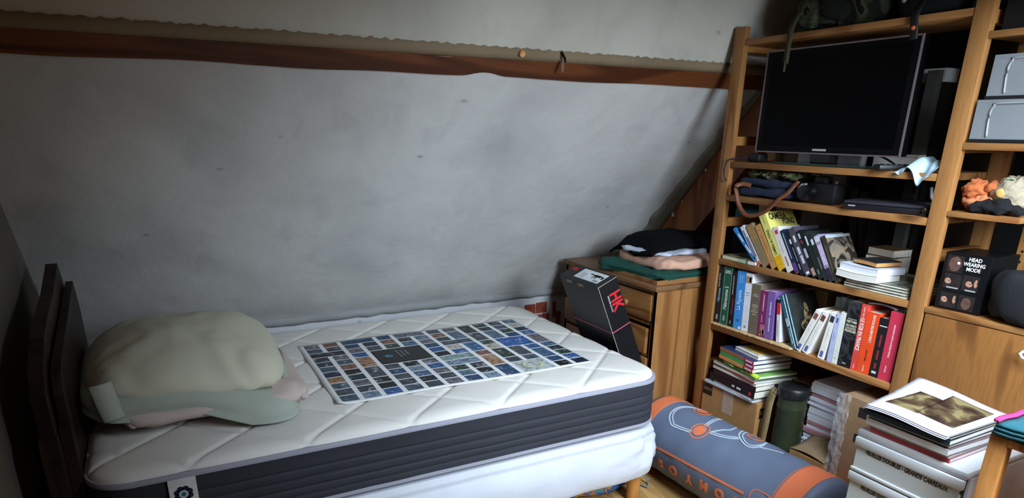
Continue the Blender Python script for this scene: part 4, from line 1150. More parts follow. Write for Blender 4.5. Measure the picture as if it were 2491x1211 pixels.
# ---- top shelf : bags and straps
ZA = SH['A'][1]
t = thing('camouflage_backpack', 'dark camouflage backpack on top of the bookcase, its strap hanging down', 'backpack', (2.22, 1.70, ZA))
MB().blob((0.0, 0.0, 0.135), (0.095, 0.165, 0.135), 0.55, 0.5, 0.02, 7, 70, 36, seed=9).build('sack', patches('camo_dark', ['14160f', '2b2e20', '3f4230', '101108'], 12, 0.9, 0.3, 0.8), t, smooth=True)
MB().blob((-0.085, -0.01, 0.075), (0.022, 0.062, 0.048), 0.7, 0.6, 0.008, 14, 40, 20, seed=2).build('pocket', mat('pocket_black', '0d0e0c', 0.9), t, smooth=True)
MB().blob((-0.082, 0.11, 0.07), (0.02, 0.045, 0.06), 0.8, 0.7, 0.008, 14, 40, 20, seed=5).build('pocket', patches('camo_dark', ['14160f'], 12), t, smooth=True)
s1 = MB()
ribbon(s1, [(2.14, 1.835, ZA + 0.09), (2.108, 1.838, ZA + 0.05), (2.091, 1.840, ZA + 0.01), (2.090, 1.843, ZA - 0.05), (2.092, 1.845, ZA - 0.085), (2.094, 1.848, ZA - 0.095)], 0.022, (0, 1, 0.1), 0.003)
s1.build('strap', mat('strap_olive', '3d3a24', 0.9, 0.2, 40), t, world=True, smooth=True)
MB().tube([(2.094, 1.848, ZA - 0.09), (2.096, 1.850, ZA - 0.125)], 0.004, 6).build('strap_end', mat('strap_olive', '3d3a24'), t, world=True)
t = thing('black_bag', 'black bag with pale patches on top of the bookcase beside the right post', 'bag', (2.23, 1.37, ZA))
MB().blob((0.0, 0.0, 0.10), (0.10, 0.130, 0.10), 0.6, 0.6, 0.02, 8, 60, 30, seed=12).build('sack', mat('bag_black', '0a0a0b', 0.8, 0.1, 20, 0.3, 100), t, smooth=True)
MB().blob((-0.093, 0.03, 0.085), (0.010, 0.055, 0.030), 0.9, 0.8, 0.008, 22, 30, 16, seed=3).build('pale_patch', mat('patch_mauve', '5c525a', 0.8), t, smooth=True)
MB().blob((-0.096, 0.095, 0.055), (0.006, 0.008, 0.010), 1, 1, nu=14, nv=8).build('metal_ring', mat('ring_grey', '8a8a8a', .4), t, smooth=True)
s1 = MB()
ribbon(s1, [(2.13, 1.392, ZA + 0.06), (2.10, 1.393, ZA + 0.02), (2.091, 1.393, ZA - 0.01), (2.091, 1.388, ZA - 0.03), (2.092, 1.384, ZA - 0.065)], 0.024, (0, 1, 0), 0.003)
s1.build('strap', BLACK, t, world=True, smooth=True)
MB().blob((2.0895, 1.389, ZA - 0.034), (0.003, 0.007, 0.006), nu=12, nv=8).build('orange_tab', mat('tab_orange', 'd2603c', .5), t, world=True, smooth=True)

# ---- foot of the bookcase: boxes, canister, papers
ZF = SH['F'][1]
krm = mat('kraft_box', 'a77a4a', 0.8, 0.08, 30, 0.1, 150)
lg = thing('cardboard_box', 'brown cardboard box with black square logos under the magazine pile', 'box', (2.20, 1.89, ZF))
MB().box((2.094, 1.742, ZF + 0.0006), (2.32, 2.052, 0.405), bev=0.002).build('carton', krm, lg, world=True)
MB().box((2.0932, 1.872, 0.300), (2.0945, 1.930, 0.4055)).build('tape', mat('tape_clear', 'b59a84', 0.25), lg, world=True)
MB().box((2.0932, 1.872, 0.4050), (2.32, 1.930, 0.4062)).build('tape', mat('tape_clear', 'b59a84', 0.25), lg, world=True)
lgk = mat('logo_black', '1b1612', 0.6)
MB().box((2.0930, 1.995, 0.350), (2.0942, 2.048, 0.398)).build('logo_square', lgk, lg, world=True)
text(lg, 'LEGO', 0.019, (2.0927 - 2.20, 2.0215 - 1.89, 0.376 - ZF), (0, -1, 0), (0, 0, 1), mat('logo_tan', '8a6a48', 0.6), 'logo_lettering', bold=0.01)
MB().box((2.112, 1.7408, 0.335), (2.163, 1.7425, 0.382)).build('logo_square', lgk, lg, world=True)
text(lg, 'LEGO', 0.018, (2.1375 - 2.20, 1.7405 - 1.89, 0.359 - ZF), (1, 0, 0), (0, 0, 1), mat('logo_tan', '8a6a48', 0.6), 'logo_lettering', bold=0.01)
zt = 0.4066
gS = 'magazines and books piled on the cardboard box'
def pile(label, dy, sy, h, rz, col, sx=0.2, page=PAPER, spine=None, x=2.085, cat='magazine', name='magazine', bend=0):
    global zt
    o = slab(name, label, cat, (x, dy, zt), sx, sy, h, rz, col if not isinstance(col, str) else mat('pile_' + col, col, 0.4, 0.15, 20), page, bend, gS, spine if not isinstance(spine, str) else mat('spine_' + spine, spine, 0.45))
    zt += h + 0.0006
    return o
pile('pale blue glossy magazine at the very bottom of the pile', 1.900, 0.285, 0.010, -2, 'aab4c2', 0.22, spine='c3ccd8')
pile('white brochure second from the bottom of the pile', 1.880, 0.235, 0.010, -6, 'cdd6e0', 0.21)
b1 = pile('thick black book with a red dot on its spine in the pile', 1.885, 0.275, 0.030, -5, '1c1a1e', 0.235, spine='1a181c', cat='book', name='book')
MB().lathe([(0.0075, 0), (0.0075, 0.0008)], 16, Matrix.Translation((-0.0014, -0.112, 0.015)) @ Matrix.Rotation(rad(-90), 4, 'Y')).build('red_dot', RED, b1)
sm = MB()
for i in range(5):
    sm.box((-0.0022, -0.012 - i * 0.0085 - (0.012 if i > 1 else 0), 0.011), (-0.0012, -0.006 - i * 0.0085 - (0.012 if i > 1 else 0), 0.019))
sm.build('spine_print', WHITE, b1)
b2 = pile('dark plum book with a ribbon clasp in the pile', 1.875, 0.255, 0.022, -4, '2b1c24', 0.225, spine='2a1a22', cat='book', name='book')
MB().box((0.10, -0.1285, -0.006), (0.125, -0.1265, 0.020)).build('clasp', mat('clasp_plum', '2f2630', .5), b2)
pile('grey white notebook with a spiral edge in the pile', 1.880, 0.265, 0.013, -5, 'b9b6ac', 0.215, cat='notebook', name='notebook')
pile('red edged magazine above the grey notebook', 1.875, 0.250, 0.008, -9, '9aa0a0', 0.215, spine='a03a40')
pile('olive grey magazine curled under the coloured books', 1.885, 0.250, 0.012, -4, '8f8f80', 0.20, bend=-0.002)
b3 = pile('bright green and pale magazine rolled along its edge', 1.850, 0.215, 0.010, -9, '8fc06a', 0.20, spine='7fb64a')
MB().tube([(0.004, 0.105, 0.010), (0.004, 0.035, 0.010)], 0.009, 10).build('green_roll', mat('roll_lime', 'a5cc70', .5), b3, smooth=True)
MB().tube([(0.004, 0.034, 0.010), (0.004, -0.035, 0.010)], 0.009, 10).build('green_roll', mat('roll_green', '3f9a48', .5), b3, smooth=True)
MB().tube([(0.004, -0.036, 0.010), (0.004, -0.108, 0.010)], 0.009, 10).build('green_roll', mat('roll_yellow', 'a9cf3c', .5, .3, 20), b3, smooth=True)
zt += 0.010
for lb_, c in (('orange spined book, lowest of three with magenta ends', 'dd9a5c'), ('green spined book, middle of three with magenta ends', '3fa860'), ('brown spined book, top of three with magenta ends', 'a06a52')):
    o = pile(lb_, 1.872 - 0.004 * (c == '3fa860'), 0.215, 0.0165, -8, '27345c', 0.19, spine=c, cat='book', name='book', x=2.078)
    MB().box((-0.0022, -0.1075, 0.0010), (-0.0013, -0.052, 0.0160)).build('magenta_end', mat('spine_magenta', 'a8285c', .5), o)
    dd = MB()
    for i in range(7):
        dd.box((-0.0029, -0.064 - i * 0.006, 0.006), (-0.0021, -0.0605 - i * 0.006, 0.0115))
    dd.build('spine_print', WHITE, o)
pile('white paper booklet on top of the magazine pile', 1.842, 0.150, 0.014, -10, 'd3d6dc', 0.18, x=2.10)
pile('thin yellow leaflet on top of the white booklet', 1.835, 0.105, 0.003, -12, 'd2b66a', 0.12, x=2.115)

cn = thing('canister', 'olive green metal canister with black lid standing beside the cardboard box', 'canister', (2.162, 1.634, ZF))
om = mat('olive_metal', '2f3624', 0.35, 0.2, 12, 0.15, 60)
rib = [(0.052, 0.0006), (0.0555, 0.003)]
for i in (0, 1, 7):
    z = 0.03 + i * 0.038
    rib += [(0.0555, z), (0.0575, z + 0.005), (0.0575, z + 0.012), (0.0555, z + 0.017)]
rib += [(0.0555, 0.345), (0.058, 0.35)]
MB().lathe(rib, 36).build('body', om, cn, smooth=True, auto=50)
MB().lathe([(0.059, 0.348), (0.061, 0.352), (0.061, 0.385), (0.055, 0.392), (0.001, 0.394)], 36).build('lid', mat('lid_black', '16181a', 0.4, .1, 30), cn, smooth=True, auto=50)
MB().tube([(-0.060, 0.03, 0.35), (-0.075, 0.035, 0.362), (-0.070, 0.032, 0.375), (-0.058, 0.03, 0.372)], 0.003, 6).build('clasp', mat('clasp_metal', '6a6a60', .35, .1, 30, 0, 1, .7), cn, smooth=True)
s1 = MB()
ribbon(s1, [(-0.030, 0.056, 0.365), (-0.046, 0.060, 0.352), (-0.052, 0.066, 0.30), (-0.052, 0.070, 0.22), (-0.052, 0.076, 0.12), (-0.052, 0.078, 0.01)], 0.034, (0, 1, 0), 0.003)
s1.build('webbing_strap', mat('webbing_tan', '8f7a52', 0.9, 0.1, 80), cn, smooth=True)
t = thing('cardboard_box', 'plain brown carton standing behind the green canister', 'box', (2.30, 1.66, ZF))
MB().box((2.255, 1.614, ZF + .0006), (2.36, 1.715, 0.50), bev=0.002).build('carton', mat('kraft_dark', '84603c', 0.8), t, world=True)
MB().box((2.254, 1.66, 0.40), (2.2555, 1.672, 0.501)).build('tape', mat('tape_clear', 'b59a84'), t, world=True)
ps = thing('paper_stack', 'tall stack of white paper sheets behind the green canister', 'papers', (2.28, 1.50, ZF))
zz = ZF + 0.0006
rr = random.Random(5)
while zz < 0.535:
    h_ = rr.uniform(0.008, 0.022)
    dx, dy = rr.uniform(-0.006, 0.006), rr.uniform(-0.007, 0.007)
    MB().box((2.205 + dx, 1.425 + dy, zz), (2.365 + dx, 1.595 + dy, zz + h_ - 0.0012)).build('sheaf', mat('sheaf_white', 'eef2fb', .8, .04, 200) if rr.random() > .12 else mat('sheaf_pink', 'b98a90', .8), ps, world=True)
    zz += h_
wb = thing('wrapped_box', 'tall brown carton wrapped in clear plastic beside the right post', 'box', (2.2, 1.30, ZF))
MB().box((2.085, 1.236, ZF + .0006), (2.30, 1.372, 0.588), bev=0.003).build('carton', mat('kraft_grey', '8f7355', 0.75, 0.1, 30, 0.2, 60), wb, world=True)
MB().box((2.0838, 1.275, 0.525), (2.0855, 1.305, 0.560)).build('printed_mark', lgk, wb, world=True)
MB().box((2.0838, 1.28, 0.43), (2.0855, 1.305, 0.46)).build('printed_mark', lgk, wb, world=True)
plm, pnt, pbs = newmat('cling_plastic')
pbs.inputs['Base Color'].default_value = (0.75, 0.75, 0.74, 1)
pbs.inputs['Roughness'].default_value = 0.12
pbs.inputs['Alpha'].default_value = 0.16
def crum(u, v):
    z = 0.20 + 0.39 * u
    p = Vector((2.080, 1.388 - 0.05 * v, z))
    p.x += 0.005 * noise.fractal(Vector((u * 9, v * 3, 2)), .5, 2, 2) - 0.002
    p.y += 0.006 * noise.fractal(Vector((u * 16, v * 5, 8)), .5, 2, 3)
    p.x = min(p.x, 2.0845)
    return p
MB().sheet(crum, 60, 8, (-0.0006, 0, 0)).build('plastic_wrap', plm, wb, world=True)
fb_ = thing('flattened_box', 'opened flat cardboard box between the canister and the wrapped carton', 'box', (2.18, 1.46, ZF))
MB().box((2.075, 1.392, 0.2 + .0006), (2.20, 1.545, 0.297), bev=0.002).build('carton', krm, fb_, world=True)
MB().box((2.13, 1.40, ZF + .0006), (2.20, 1.54, 0.2), bev=0.001).build('carton', krm, fb_, world=True)
MB().sheet(lambda u, v: (2.074 + 0.128 * u, 1.545 - 0.155 * v, 0.299 + 0.03 * u * u + 0.01 * math.sin(v * 3)), 8, 8, (0, 0, 0.003)).build('flap', mat('kraft_grey2', '8a7358', 0.8, .1, 40), fb_, world=True, smooth=True)
MB().lathe([(0.012, 0), (0.012, .001)], 14, Matrix.Translation((2.0745, 1.47, 0.262)) @ Matrix.Rotation(rad(-90), 4, 'Y') @ Matrix.Scale(0.5, 4, (1, 0, 0))).build('printed_mark', lgk, fb_, world=True)

# ---- things standing in the dark behind the bookcase
gB = 'things standing behind the bookcase'
t = thing('wooden_post', 'brown timber post seen through the shelves behind the leaning books', 'post', (2.50, 2.12, 0))
MB().box((2.50, 2.05, 0), (2.56, 2.14, 1.56)).build('timber', wood('post_brown', '6b4526', '4a2d17', 'z', .5), t, world=True)
MB().box((2.494, 2.07, 1.20), (2.50, 2.12, 1.28)).build('bracket', mat('bracket_grey', '5a5a58', .5), t, world=True)
t = thing('wooden_plank', 'dark wooden plank standing upright behind the right post', 'plank', (2.47, 1.30, 0))
MB().box((2.46, 1.22, 0), (2.485, 1.40, 1.80)).build('board', wood('plank_dark', '3d2a1b', '2a1b10', 'z', .6), t, world=True)
MB().box((2.454, 1.22, 1.55), (2.46, 1.40, 1.60)).build('batten', wood('plank_dark', '3d2a1b', '2a1b10'), t, world=True)
t = thing('grey_panel', 'grey upright panel leaning in the dark right of the television', 'panel', (2.44, 1.50, 0))
MB().box((2.43, 1.488, 0), (2.452, 1.532, 1.655), bev=0.002).build('board', mat('panel_grey', '4b4b45', .6), t, world=True)
MB().box((2.427, 1.492, 1.2), (2.43, 1.528, 1.64)).build('face', mat('panel_grey2', '53534c', .6), t, world=True)
t = thing('shade_panel', 'tall black panel added behind the television to darken the gap', 'backing', (2.755, 1.62, 0.786))
MB().box((2.748, 1.255, 0.786), (2.762, 1.985, 2.25)).build('board', mat('shade_panel_black', '100d0b', .8), t, world=True)  # added black board, stands in for the deep shade right of the television
MB().box((2.742, 1.255, 1.30), (2.748, 1.985, 1.34)).build('batten', mat('shade_panel_black', '100d0b'), t, world=True)
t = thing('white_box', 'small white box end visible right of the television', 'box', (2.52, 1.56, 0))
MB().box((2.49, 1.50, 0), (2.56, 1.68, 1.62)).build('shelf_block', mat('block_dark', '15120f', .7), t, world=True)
MB().box((2.485, 1.50, 1.6205), (2.56, 1.66, 1.665), bev=.002).build('carton', mat('carton_white', 'c6c8c8', .6), t, world=True)
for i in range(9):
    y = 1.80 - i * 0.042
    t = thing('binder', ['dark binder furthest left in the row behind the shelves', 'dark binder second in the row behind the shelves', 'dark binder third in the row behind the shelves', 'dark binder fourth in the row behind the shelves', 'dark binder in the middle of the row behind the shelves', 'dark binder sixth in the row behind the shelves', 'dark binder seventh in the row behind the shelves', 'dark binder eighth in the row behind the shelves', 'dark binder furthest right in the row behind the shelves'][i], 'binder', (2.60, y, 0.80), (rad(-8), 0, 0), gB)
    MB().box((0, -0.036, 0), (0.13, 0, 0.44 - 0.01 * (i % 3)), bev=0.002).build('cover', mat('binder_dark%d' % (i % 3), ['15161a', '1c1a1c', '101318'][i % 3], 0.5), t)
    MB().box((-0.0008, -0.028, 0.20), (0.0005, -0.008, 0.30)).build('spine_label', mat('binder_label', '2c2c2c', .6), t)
t = thing('rear_bench', 'dark bench carrying binders behind the bookcase', 'bench', (2.66, 1.6, 0))
MB().box((2.58, 1.25, 0.76), (2.77, 2.0, 0.785)).build('top', PINED('y'), t, world=True)
for y in (1.27, 1.96):
    MB().box((2.60, y - .02, 0), (2.64, y + .02, 0.76)).build('leg', PINED('z'), t, world=True)
for y in (1.27, 1.96):
    MB().box((2.72, y - .02, 0), (2.76, y + .02, 0.76)).build('leg', PINED('z'), t, world=True)
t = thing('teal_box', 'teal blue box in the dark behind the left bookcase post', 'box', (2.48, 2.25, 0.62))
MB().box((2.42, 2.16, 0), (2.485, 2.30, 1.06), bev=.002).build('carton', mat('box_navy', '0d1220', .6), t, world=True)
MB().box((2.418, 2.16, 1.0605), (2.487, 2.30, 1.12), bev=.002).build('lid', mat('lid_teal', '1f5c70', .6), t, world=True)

# ================================================================== second shelving unit and cupboard on the right
u2 = thing('shelf_unit', 'tall pine shelf unit right of the bookcase holding clear boxes and soft toys', 'shelf unit', (2.24, 0.75, 0))
for z0, z1, ye in ((1.698, 1.716, 0.402), (1.410, 1.430, 0.402), (1.222, 1.238, 0.982)):
    MB().box((XB + 0.002, ye, z0), (XBK - 0.03, 1.1775, z1), bev=.0015).build('shelf', P('y'), u2, world=True, smooth=True, auto=40)
for x0, x1 in ((XB, XB + .026), (XBK - .026, XBK)):
    MB().box((x0, 0.35, 0), (x1, 0.40, 2.15), bev=.002).build('post', P('z'), u2, world=True)
up = MB().box((XBK - 0.028, 1.03, 0.96), (XBK - 0.005, 1.085, 1.69)).build('drilled_upright', PINED('z'), u2, world=True)
hl = MB()
for i in range(9):
    for yy in (1.045, 1.07):
        hl.lathe([(0.004, 0), (0.004, 0.001)], 10, Matrix.Translation((XBK - 0.0285, yy, 1.02 + i * 0.032)) @ Matrix.Rotation(rad(90), 4, 'Y'))
hl.build('peg_holes', BLACK, up, world=True)
cp = thing('cupboard', 'low pine cupboard with a wide plain door under the shelf unit', 'cupboard', (2.24, 0.80, 0))
cdm = wood('pine_door', '8a5c2f', '684220', 'z', 0.4, 34, False)
MB().box((XB + 0.03, 0.402, 0.0), (XBK - .03, 1.176, 0.928)).build('carcass', PINED('z'), cp, world=True)
MB().box((XB + 0.002, 0.402, 0.928), (XBK - .03, 1.1765, 0.946), bev=.002).build('top', P('y'), cp, world=True, smooth=True, auto=40)
dr_ = MB().box((XB + 0.004, 0.404, 0.06), (XB + 0.027, 1.172, 0.926), bev=.002).build('door', cdm, cp, world=True, smooth=True, auto=40)
MB().tube([(XB + 0.004, 0.885, 0.885), (XB - 0.012, 0.885, 0.880), (XB - 0.016, 0.875, 0.872), (XB - 0.014, 0.85, 0.870)], 0.004, 8).build('white_hook', WHITE, dr_, world=True, smooth=True)

clr, cnt, cbs = newmat('clear_plastic')
cbs.inputs['Base Color'].default_value = lin('8f9396')
cbs.inputs['Roughness'].default_value = 0.25
cbs.inputs['Alpha'].default_value = 0.55
for (y1, z0, z1, lb_, inn) in ((1.148, 1.5435, 1.655, 'upper clear plastic drawer box on the shelf unit', '6f655c'), (1.166, 1.4315, 1.5425, 'lower clear plastic drawer box with pinkish contents on the shelf unit', '5c3b38')):
    t = thing('drawer_box', lb_, 'box', (2.22, 0.95, z0), group='clear drawer boxes')
    m = MB()
    m.box((2.106, 0.72, z0 + .008), (2.109, y1, z1)).box((2.109, 0.72, z0 + .008), (2.33, 0.723, z1 - .01)).box((2.109, y1 - .003, z0 + .008), (2.33, y1, z1 - .01)).box((2.327, 0.723, z0 + .008), (2.33, y1 - .003, z1 - .01)).box((2.109, 0.723, z0 + .008), (2.327, y1 - .003, z0 + .011))
    m.build('tub', clr, t, world=True)
    MB().tube(catmull([(2.105, y1 - 0.045, z0 + 0.014), (2.105, y1 - 0.040, z0 + 0.070), (2.105, y1 - 0.048, z1 - 0.016), (2.105, y1 - 0.075, z1 - 0.010), (2.105, 0.80, z1 - 0.010)]), 0.003, 6).build('moulded_rim', mat('rim_grey', '85888b', .3), t, world=True, smooth=True)
    MB().box((2.104, 0.72, z0), (2.33, y1 + .002, z0 + .0075)).build('runner', BLACK, t, world=True)
    MB().blob((2.215, 0.93, z0 + 0.052), (0.09, 0.17, 0.038), .7, .6, .015, 9, 40, 18, seed=4).build('contents', mat('contents_' + inn, inn, .9, .2, 30), t, world=True, smooth=True)
t = thing('storage_tub', 'translucent grey tub on the highest shelf at the picture edge', 'box', (2.2, 0.9, 1.7165))
MB().box((2.11, 0.70, 1.7165), (2.30, 1.045, 1.93), bev=.006).build('tub', mat('tub_grey', '5b6166', .4), t, world=True, smooth=True, auto=40)
MB().box((2.104, 0.694, 1.925), (2.306, 1.05, 1.945), bev=.003).build('lid', mat('tub_lid', '3b3f43', .4), t, world=True)
t = thing('dark_box', 'black box beside the grey tub on the highest shelf', 'box', (2.2, 1.11, 1.7165))
MB().box((2.14, 1.06, 1.7165), (2.32, 1.17, 1.88), bev=.003).build('carton', mat('carton_black', '0c0b0b', .6), t, world=True)
MB().box((2.1385, 1.07, 1.85), (2.1405, 1.16, 1.856)).build('tape', mat('tape_dark', '2a2522', .4), t, world=True)
ZP = 1.238
t = thing('orange_plush', 'fluffy orange soft toy on the short shelf of the shelf unit', 'soft toy', (2.17, 1.135, ZP))
plo = mat('plush_orange', 'a85a30', 0.95, 0.15, 60, 0.9, 130)
MB().blob((0.0, 0.01, 0.060), (0.035, 0.034, 0.028), 1, 1, .012, 40, 40, 24, seed=1).build('head', plo, t, smooth=True)
MB().blob((-0.005, -0.01, 0.024), (0.038, 0.044, 0.023), 1, 1, .012, 40, 40, 24, seed=2).build('body', mat('plush_peach', 'b8734a', 0.95, 0.1, 60, 0.9, 130), t, smooth=True)
MB().blob((0.01, -0.03, 0.070), (0.028, 0.022, 0.018), 1, 1, .01, 40, 30, 18, seed=3).build('ear', plo, t, smooth=True)
t = thing('white_plush', 'cream white fluffy soft toy beside the orange one', 'soft toy', (2.19, 1.050, ZP))
plw = mat('plush_cream', '9a8e78', 0.95, 0.15, 30, 0.9, 130)
MB().blob((0.0, 0.01, 0.060), (0.048, 0.046, 0.042), 1, 1, .012, 34, 44, 28, seed=5).build('head', plw, t, smooth=True)
MB().blob((0.0, -0.02, 0.028), (0.05, 0.042, 0.027), 1, 1, .012, 34, 40, 24, seed=6).build('body', plw, t, smooth=True)
MB().blob((-0.044, 0.018, 0.058), (0.010, 0.014, 0.013), 1, 1, .003, 40, 20, 12).build('muzzle', mat('plush_tan', 'c79a55', .95), t, smooth=True)
MB().blob((-0.026, 0.015, 0.094), (0.010, 0.014, 0.004), 1, 1, 0, 40, 16, 8).build('leaf', mat('leaf_green', '2f4a24', .8), t, smooth=True)
t = thing('black_cloth', 'black cloth lying in front of the soft toys', 'cloth', (2.125, 1.06, ZP))
MB().blob((0.0, 0.0, 0.015), (0.022, 0.075, 0.014), .8, .8, .014, 26, 50, 18, seed=8).blob((-0.002, -0.012, 0.032), (0.014, 0.022, 0.016), .8, .8, .006, 30, 24, 14, seed=9).build('fabric', mat('cloth_black', '08080a', .9), t, smooth=True)

# black box with instruction pictures
hb = thing('product_box', 'black box with five instruction photos standing on the cupboard', 'box', (2.128, 1.098, 0.9465), (0, 0, rad(1)))
MB().box((0, -0.065, 0.0006), (0.15, 0.067, 0.172), bev=.002).build('carton', mat('carton_gloss', '0a0b0e', 0.35, .1, 20), hb)
text(hb, 'HEAD', 0.0155, (-0.0006, -0.020, 0.158), (0, -1, 0), (0, 0, 1), WHITE, 'lettering', sx=.9, bold=.015)
text(hb, 'WEARING', 0.0155, (-0.0006, -0.020, 0.1435), (0, -1, 0), (0, 0, 1), WHITE, 'lettering', sx=.85, bold=.015)
text(hb, 'MODE', 0.0155, (-0.0006, -0.020, 0.129), (0, -1, 0), (0, 0, 1), WHITE, 'lettering', sx=.9, bold=.015)
for i, (y0, y1, z0, z1) in enumerate(((0.010, 0.058, 0.114, 0.164), (0.006, 0.056, 0.065, 0.110), (-0.044, 0.002, 0.065, 0.112), (0.005, 0.054, 0.008, 0.052), (-0.045, 0.001, 0.008, 0.052))):
    MB().box((-0.0005, y0, z0), (0.0005, y1, z1)).build('photo', mat('photo_dark', '241f1e', .4, .5, 40), hb)
    sk = mat('photo_skin', 'a57a62', .5, .2, 40)
    if i == 0:
        MB().blob((-0.0006, (y0 + y1) / 2, (z0 + z1) / 2), (.0006, .018, .022), nu=16, nv=10).build('photo_face', mat('photo_brown', '5a4038', .5, .3, 80), hb)
        MB().blob((-0.0012, (y0 + y1) / 2 - .010, (z0 + z1) / 2 + .004), (.0005, .004, .004), nu=12, nv=8).build('photo_light', WHITE, hb)
    elif i < 4:
        MB().blob((-0.0006, y1 - .013 if i != 2 else y0 + .026, z0 + .022), (.0006, .010, .009), nu=14, nv=8, amp=.003, ns=60).build('photo_hand', sk, hb)
        if i > 1:
            MB().blob((-0.0006, y0 + .008, z0 + .026), (.0006, .005, .012), nu=12, nv=8, amp=.003, ns=60).build('photo_hand', sk, hb)
        if i < 3:
            MB().box((-0.0011, y0 + .004, z0 + .001), (-0.0004, y1 - .012, z0 + .005)).build('photo_caption', mat('caption_grey', '9a9c9c', .5), hb)
    else:
        MB().blob((-0.0006, (y0 + y1) / 2, z0 + .020), (.0006, .014, .018), nu=16, nv=10).build('photo_face', mat('photo_brown', '5a4038', .5, .3, 80), hb)
t = thing('black_bag', 'black fabric bag slumped on the cupboard at the picture edge', 'bag', (2.20, 0.90, 0.9465))
MB().blob((0.0, 0.0, 0.075), (0.10, 0.125, 0.074), .5, .45, .03, 6, 60, 30, seed=14).build('sack', mat('bag_black2', '0b0b10', .8, .15, 20, .4, 120), t, smooth=True)
s1 = MB()
ribbon(s1, [(-0.09, 0.06, 0.05), (-0.108, 0.03, 0.03), (-0.11, -0.02, 0.02), (-0.10, -0.07, 0.04)], 0.02, (0, .2, 1), .003)
s1.build('strap', BLACK, t, smooth=True)

# ================================================================== punching bag on the floor
GX, GR, G0, G1 = 1.935, 0.165, 1.235, 2.150
pb = thing('punching_bag', 'grey blue cylindrical punching bag with orange bands lying in front of the bookcase', 'punching bag', (GX, (G0 + G1) / 2, 0))
prof = [(0.0, 0.0), (GR - 0.045, 0.0), (GR - 0.018, 0.006), (GR - 0.004, 0.020), (GR, 0.038)]
LN = G1 - G0
prof = prof + [(GR + 0.0015 * math.sin(i * 1.7), 0.038 + (LN - 0.076) * i / 24) for i in range(1, 24)] + [(r_, LN - z) for r_, z in reversed(prof)]
prof = [(max(r_, 1e-4), z) for r_, z in prof]
Mb = Matrix.Translation((GX, G0, GR + 0.0012)) @ Matrix.Rotation(rad(-90), 4, 'X')
MB().lathe(prof, 64, Mb).build('shell', mat('bag_canvas', '667289', 0.55, 0.06, 9, 0.25, 30), pb, world=True, smooth=True, auto=50)
def cyl(y, ph, off=0.0016):
    a = rad(ph)
    return Vector((GX - (GR + off) * math.cos(a), y, GR + 0.0012 + (GR + off) * math.sin(a)))
def patch(mb, y0, y1, p0, p1, off=0.0024, n=40):
    mb.sheet(lambda u, v: cyl(y0 + (y1 - y0) * v, p0 + (p1 - p0) * u, off), n, 2, (0, 0, 0))
    return mb
orng = mat('bag_orange', 'e27a4f', 0.5, 0.05, 12)
def band(y0, y1, off=0.0022):
    m = MB()
    n = 72
    vs, fs = [], []
    for y in (y0, y1):
        for o_ in (off, -0.002):
            for i in range(n):
                vs.append(cyl(y, 360 * i / n, o_))
    for i in range(n):
        j = (i + 1) % n
        fs += [(i, j, 2 * n + j, 2 * n + i), (n + i, 3 * n + i, 3 * n + j, n + j), (i, n + i, n + j, j), (2 * n + i, 2 * n + j, 3 * n + j, 3 * n + i)]
    return m.add(vs, fs)
band(1.274, 1.362).build('orange_band', orng, pb, world=True, smooth=True, auto=50)
band(1.3685, 1.3705).build('thin_line', orng, pb, world=True, smooth=True, auto=50)
band(2.045, 2.112).build('orange_band', orng, pb, world=True, smooth=True, auto=50)
def stroke(pts, w, m, name='printed_line', closed=False):
    c = catmull([(p[0], p[1] * PI / 180 * GR, 0) for p in pts])
    mb = MB()
    n = len(c)
    vs, fs = [], []
    for i in range(n):
        a, b_ = c[max(0, i - 1)], c[min(n - 1, i + 1)]
        if closed:
            a, b_ = c[(i - 1) % (n - 1)], c[(i + 1) % (n - 1)]
        t_ = (b_ - a).normalized()
        nr = Vector((-t_.y, t_.x, 0)) * w / 2
        for q in (c[i] - nr, c[i] + nr):
            vs.append(cyl(q.x, q.y / GR * 180 / PI, 0.0024))
        for q in (c[i] - nr, c[i] + nr):
            vs.append(cyl(q.x, q.y / GR * 180 / PI, 0.0004))
    for i in range(n - 1):
        a = i * 4
        fs += [(a, a + 1, a + 5, a + 4), (a + 2, a + 6, a + 7, a + 3), (a, a + 4, a + 6, a + 2), (a + 1, a + 3, a + 7, a + 5)]
    mb.add(vs, fs)
    return mb.build(name, m, pb, world=True)
wl_ = mat('bag_white_line', 'b9c6d2', 0.5)
def disc(y, ph, ry, m):
    n = 24
    mb = MB()
    top = [cyl(y + ry * math.cos(2 * PI * i / n), ph + ry / GR * 180 / PI * math.sin(2 * PI * i / n), 0.0026) for i in range(n)]
    mid = [cyl(y + .5 * ry * math.cos(2 * PI * i / n), ph + .5 * ry / GR * 180 / PI * math.sin(2 * PI * i / n), 0.0027) for i in range(n)]
    vs = top + mid + [cyl(y, ph, 0.0028)]
    fs = [(i, (i + 1) % n, n + (i + 1) % n, n + i) for i in range(n)] + [(n + i, n + (i + 1) % n, 2 * n) for i in range(n)]
    mb.add(vs, fs)
    return mb.build('printed_dot', m, pb, world=True, smooth=True)
def ring(y, ph, ry, w, m, name='printed_ring'):
    dph = ry / GR * 180 / PI
    return stroke([(y + ry * math.cos(2 * PI * i / 16), ph + dph * math.sin(2 * PI * i / 16)) for i in range(17)], w, m, name, True)
loopA = [(1.834, 50.6), (1.92, 46.9), (1.954, 50.1), (1.988, 61.4), (1.997, 80), (1.975, 97), (1.93, 112)]
stroke(loopA, 0.006, wl_)
stroke([(y - 0.010 * (1 if i > 1 else .4), p + (3.2 if i < 4 else 0)) for i, (y, p) in enumerate(loopA)], 0.005, wl_)
ring(1.806, 60.3, 0.040, 0.005, orng)
disc(1.806, 60.3, 0.027, orng)
stroke([(1.812, 71.4), (1.829, 97.7), (1.84, 112)], 0.005, wl_)
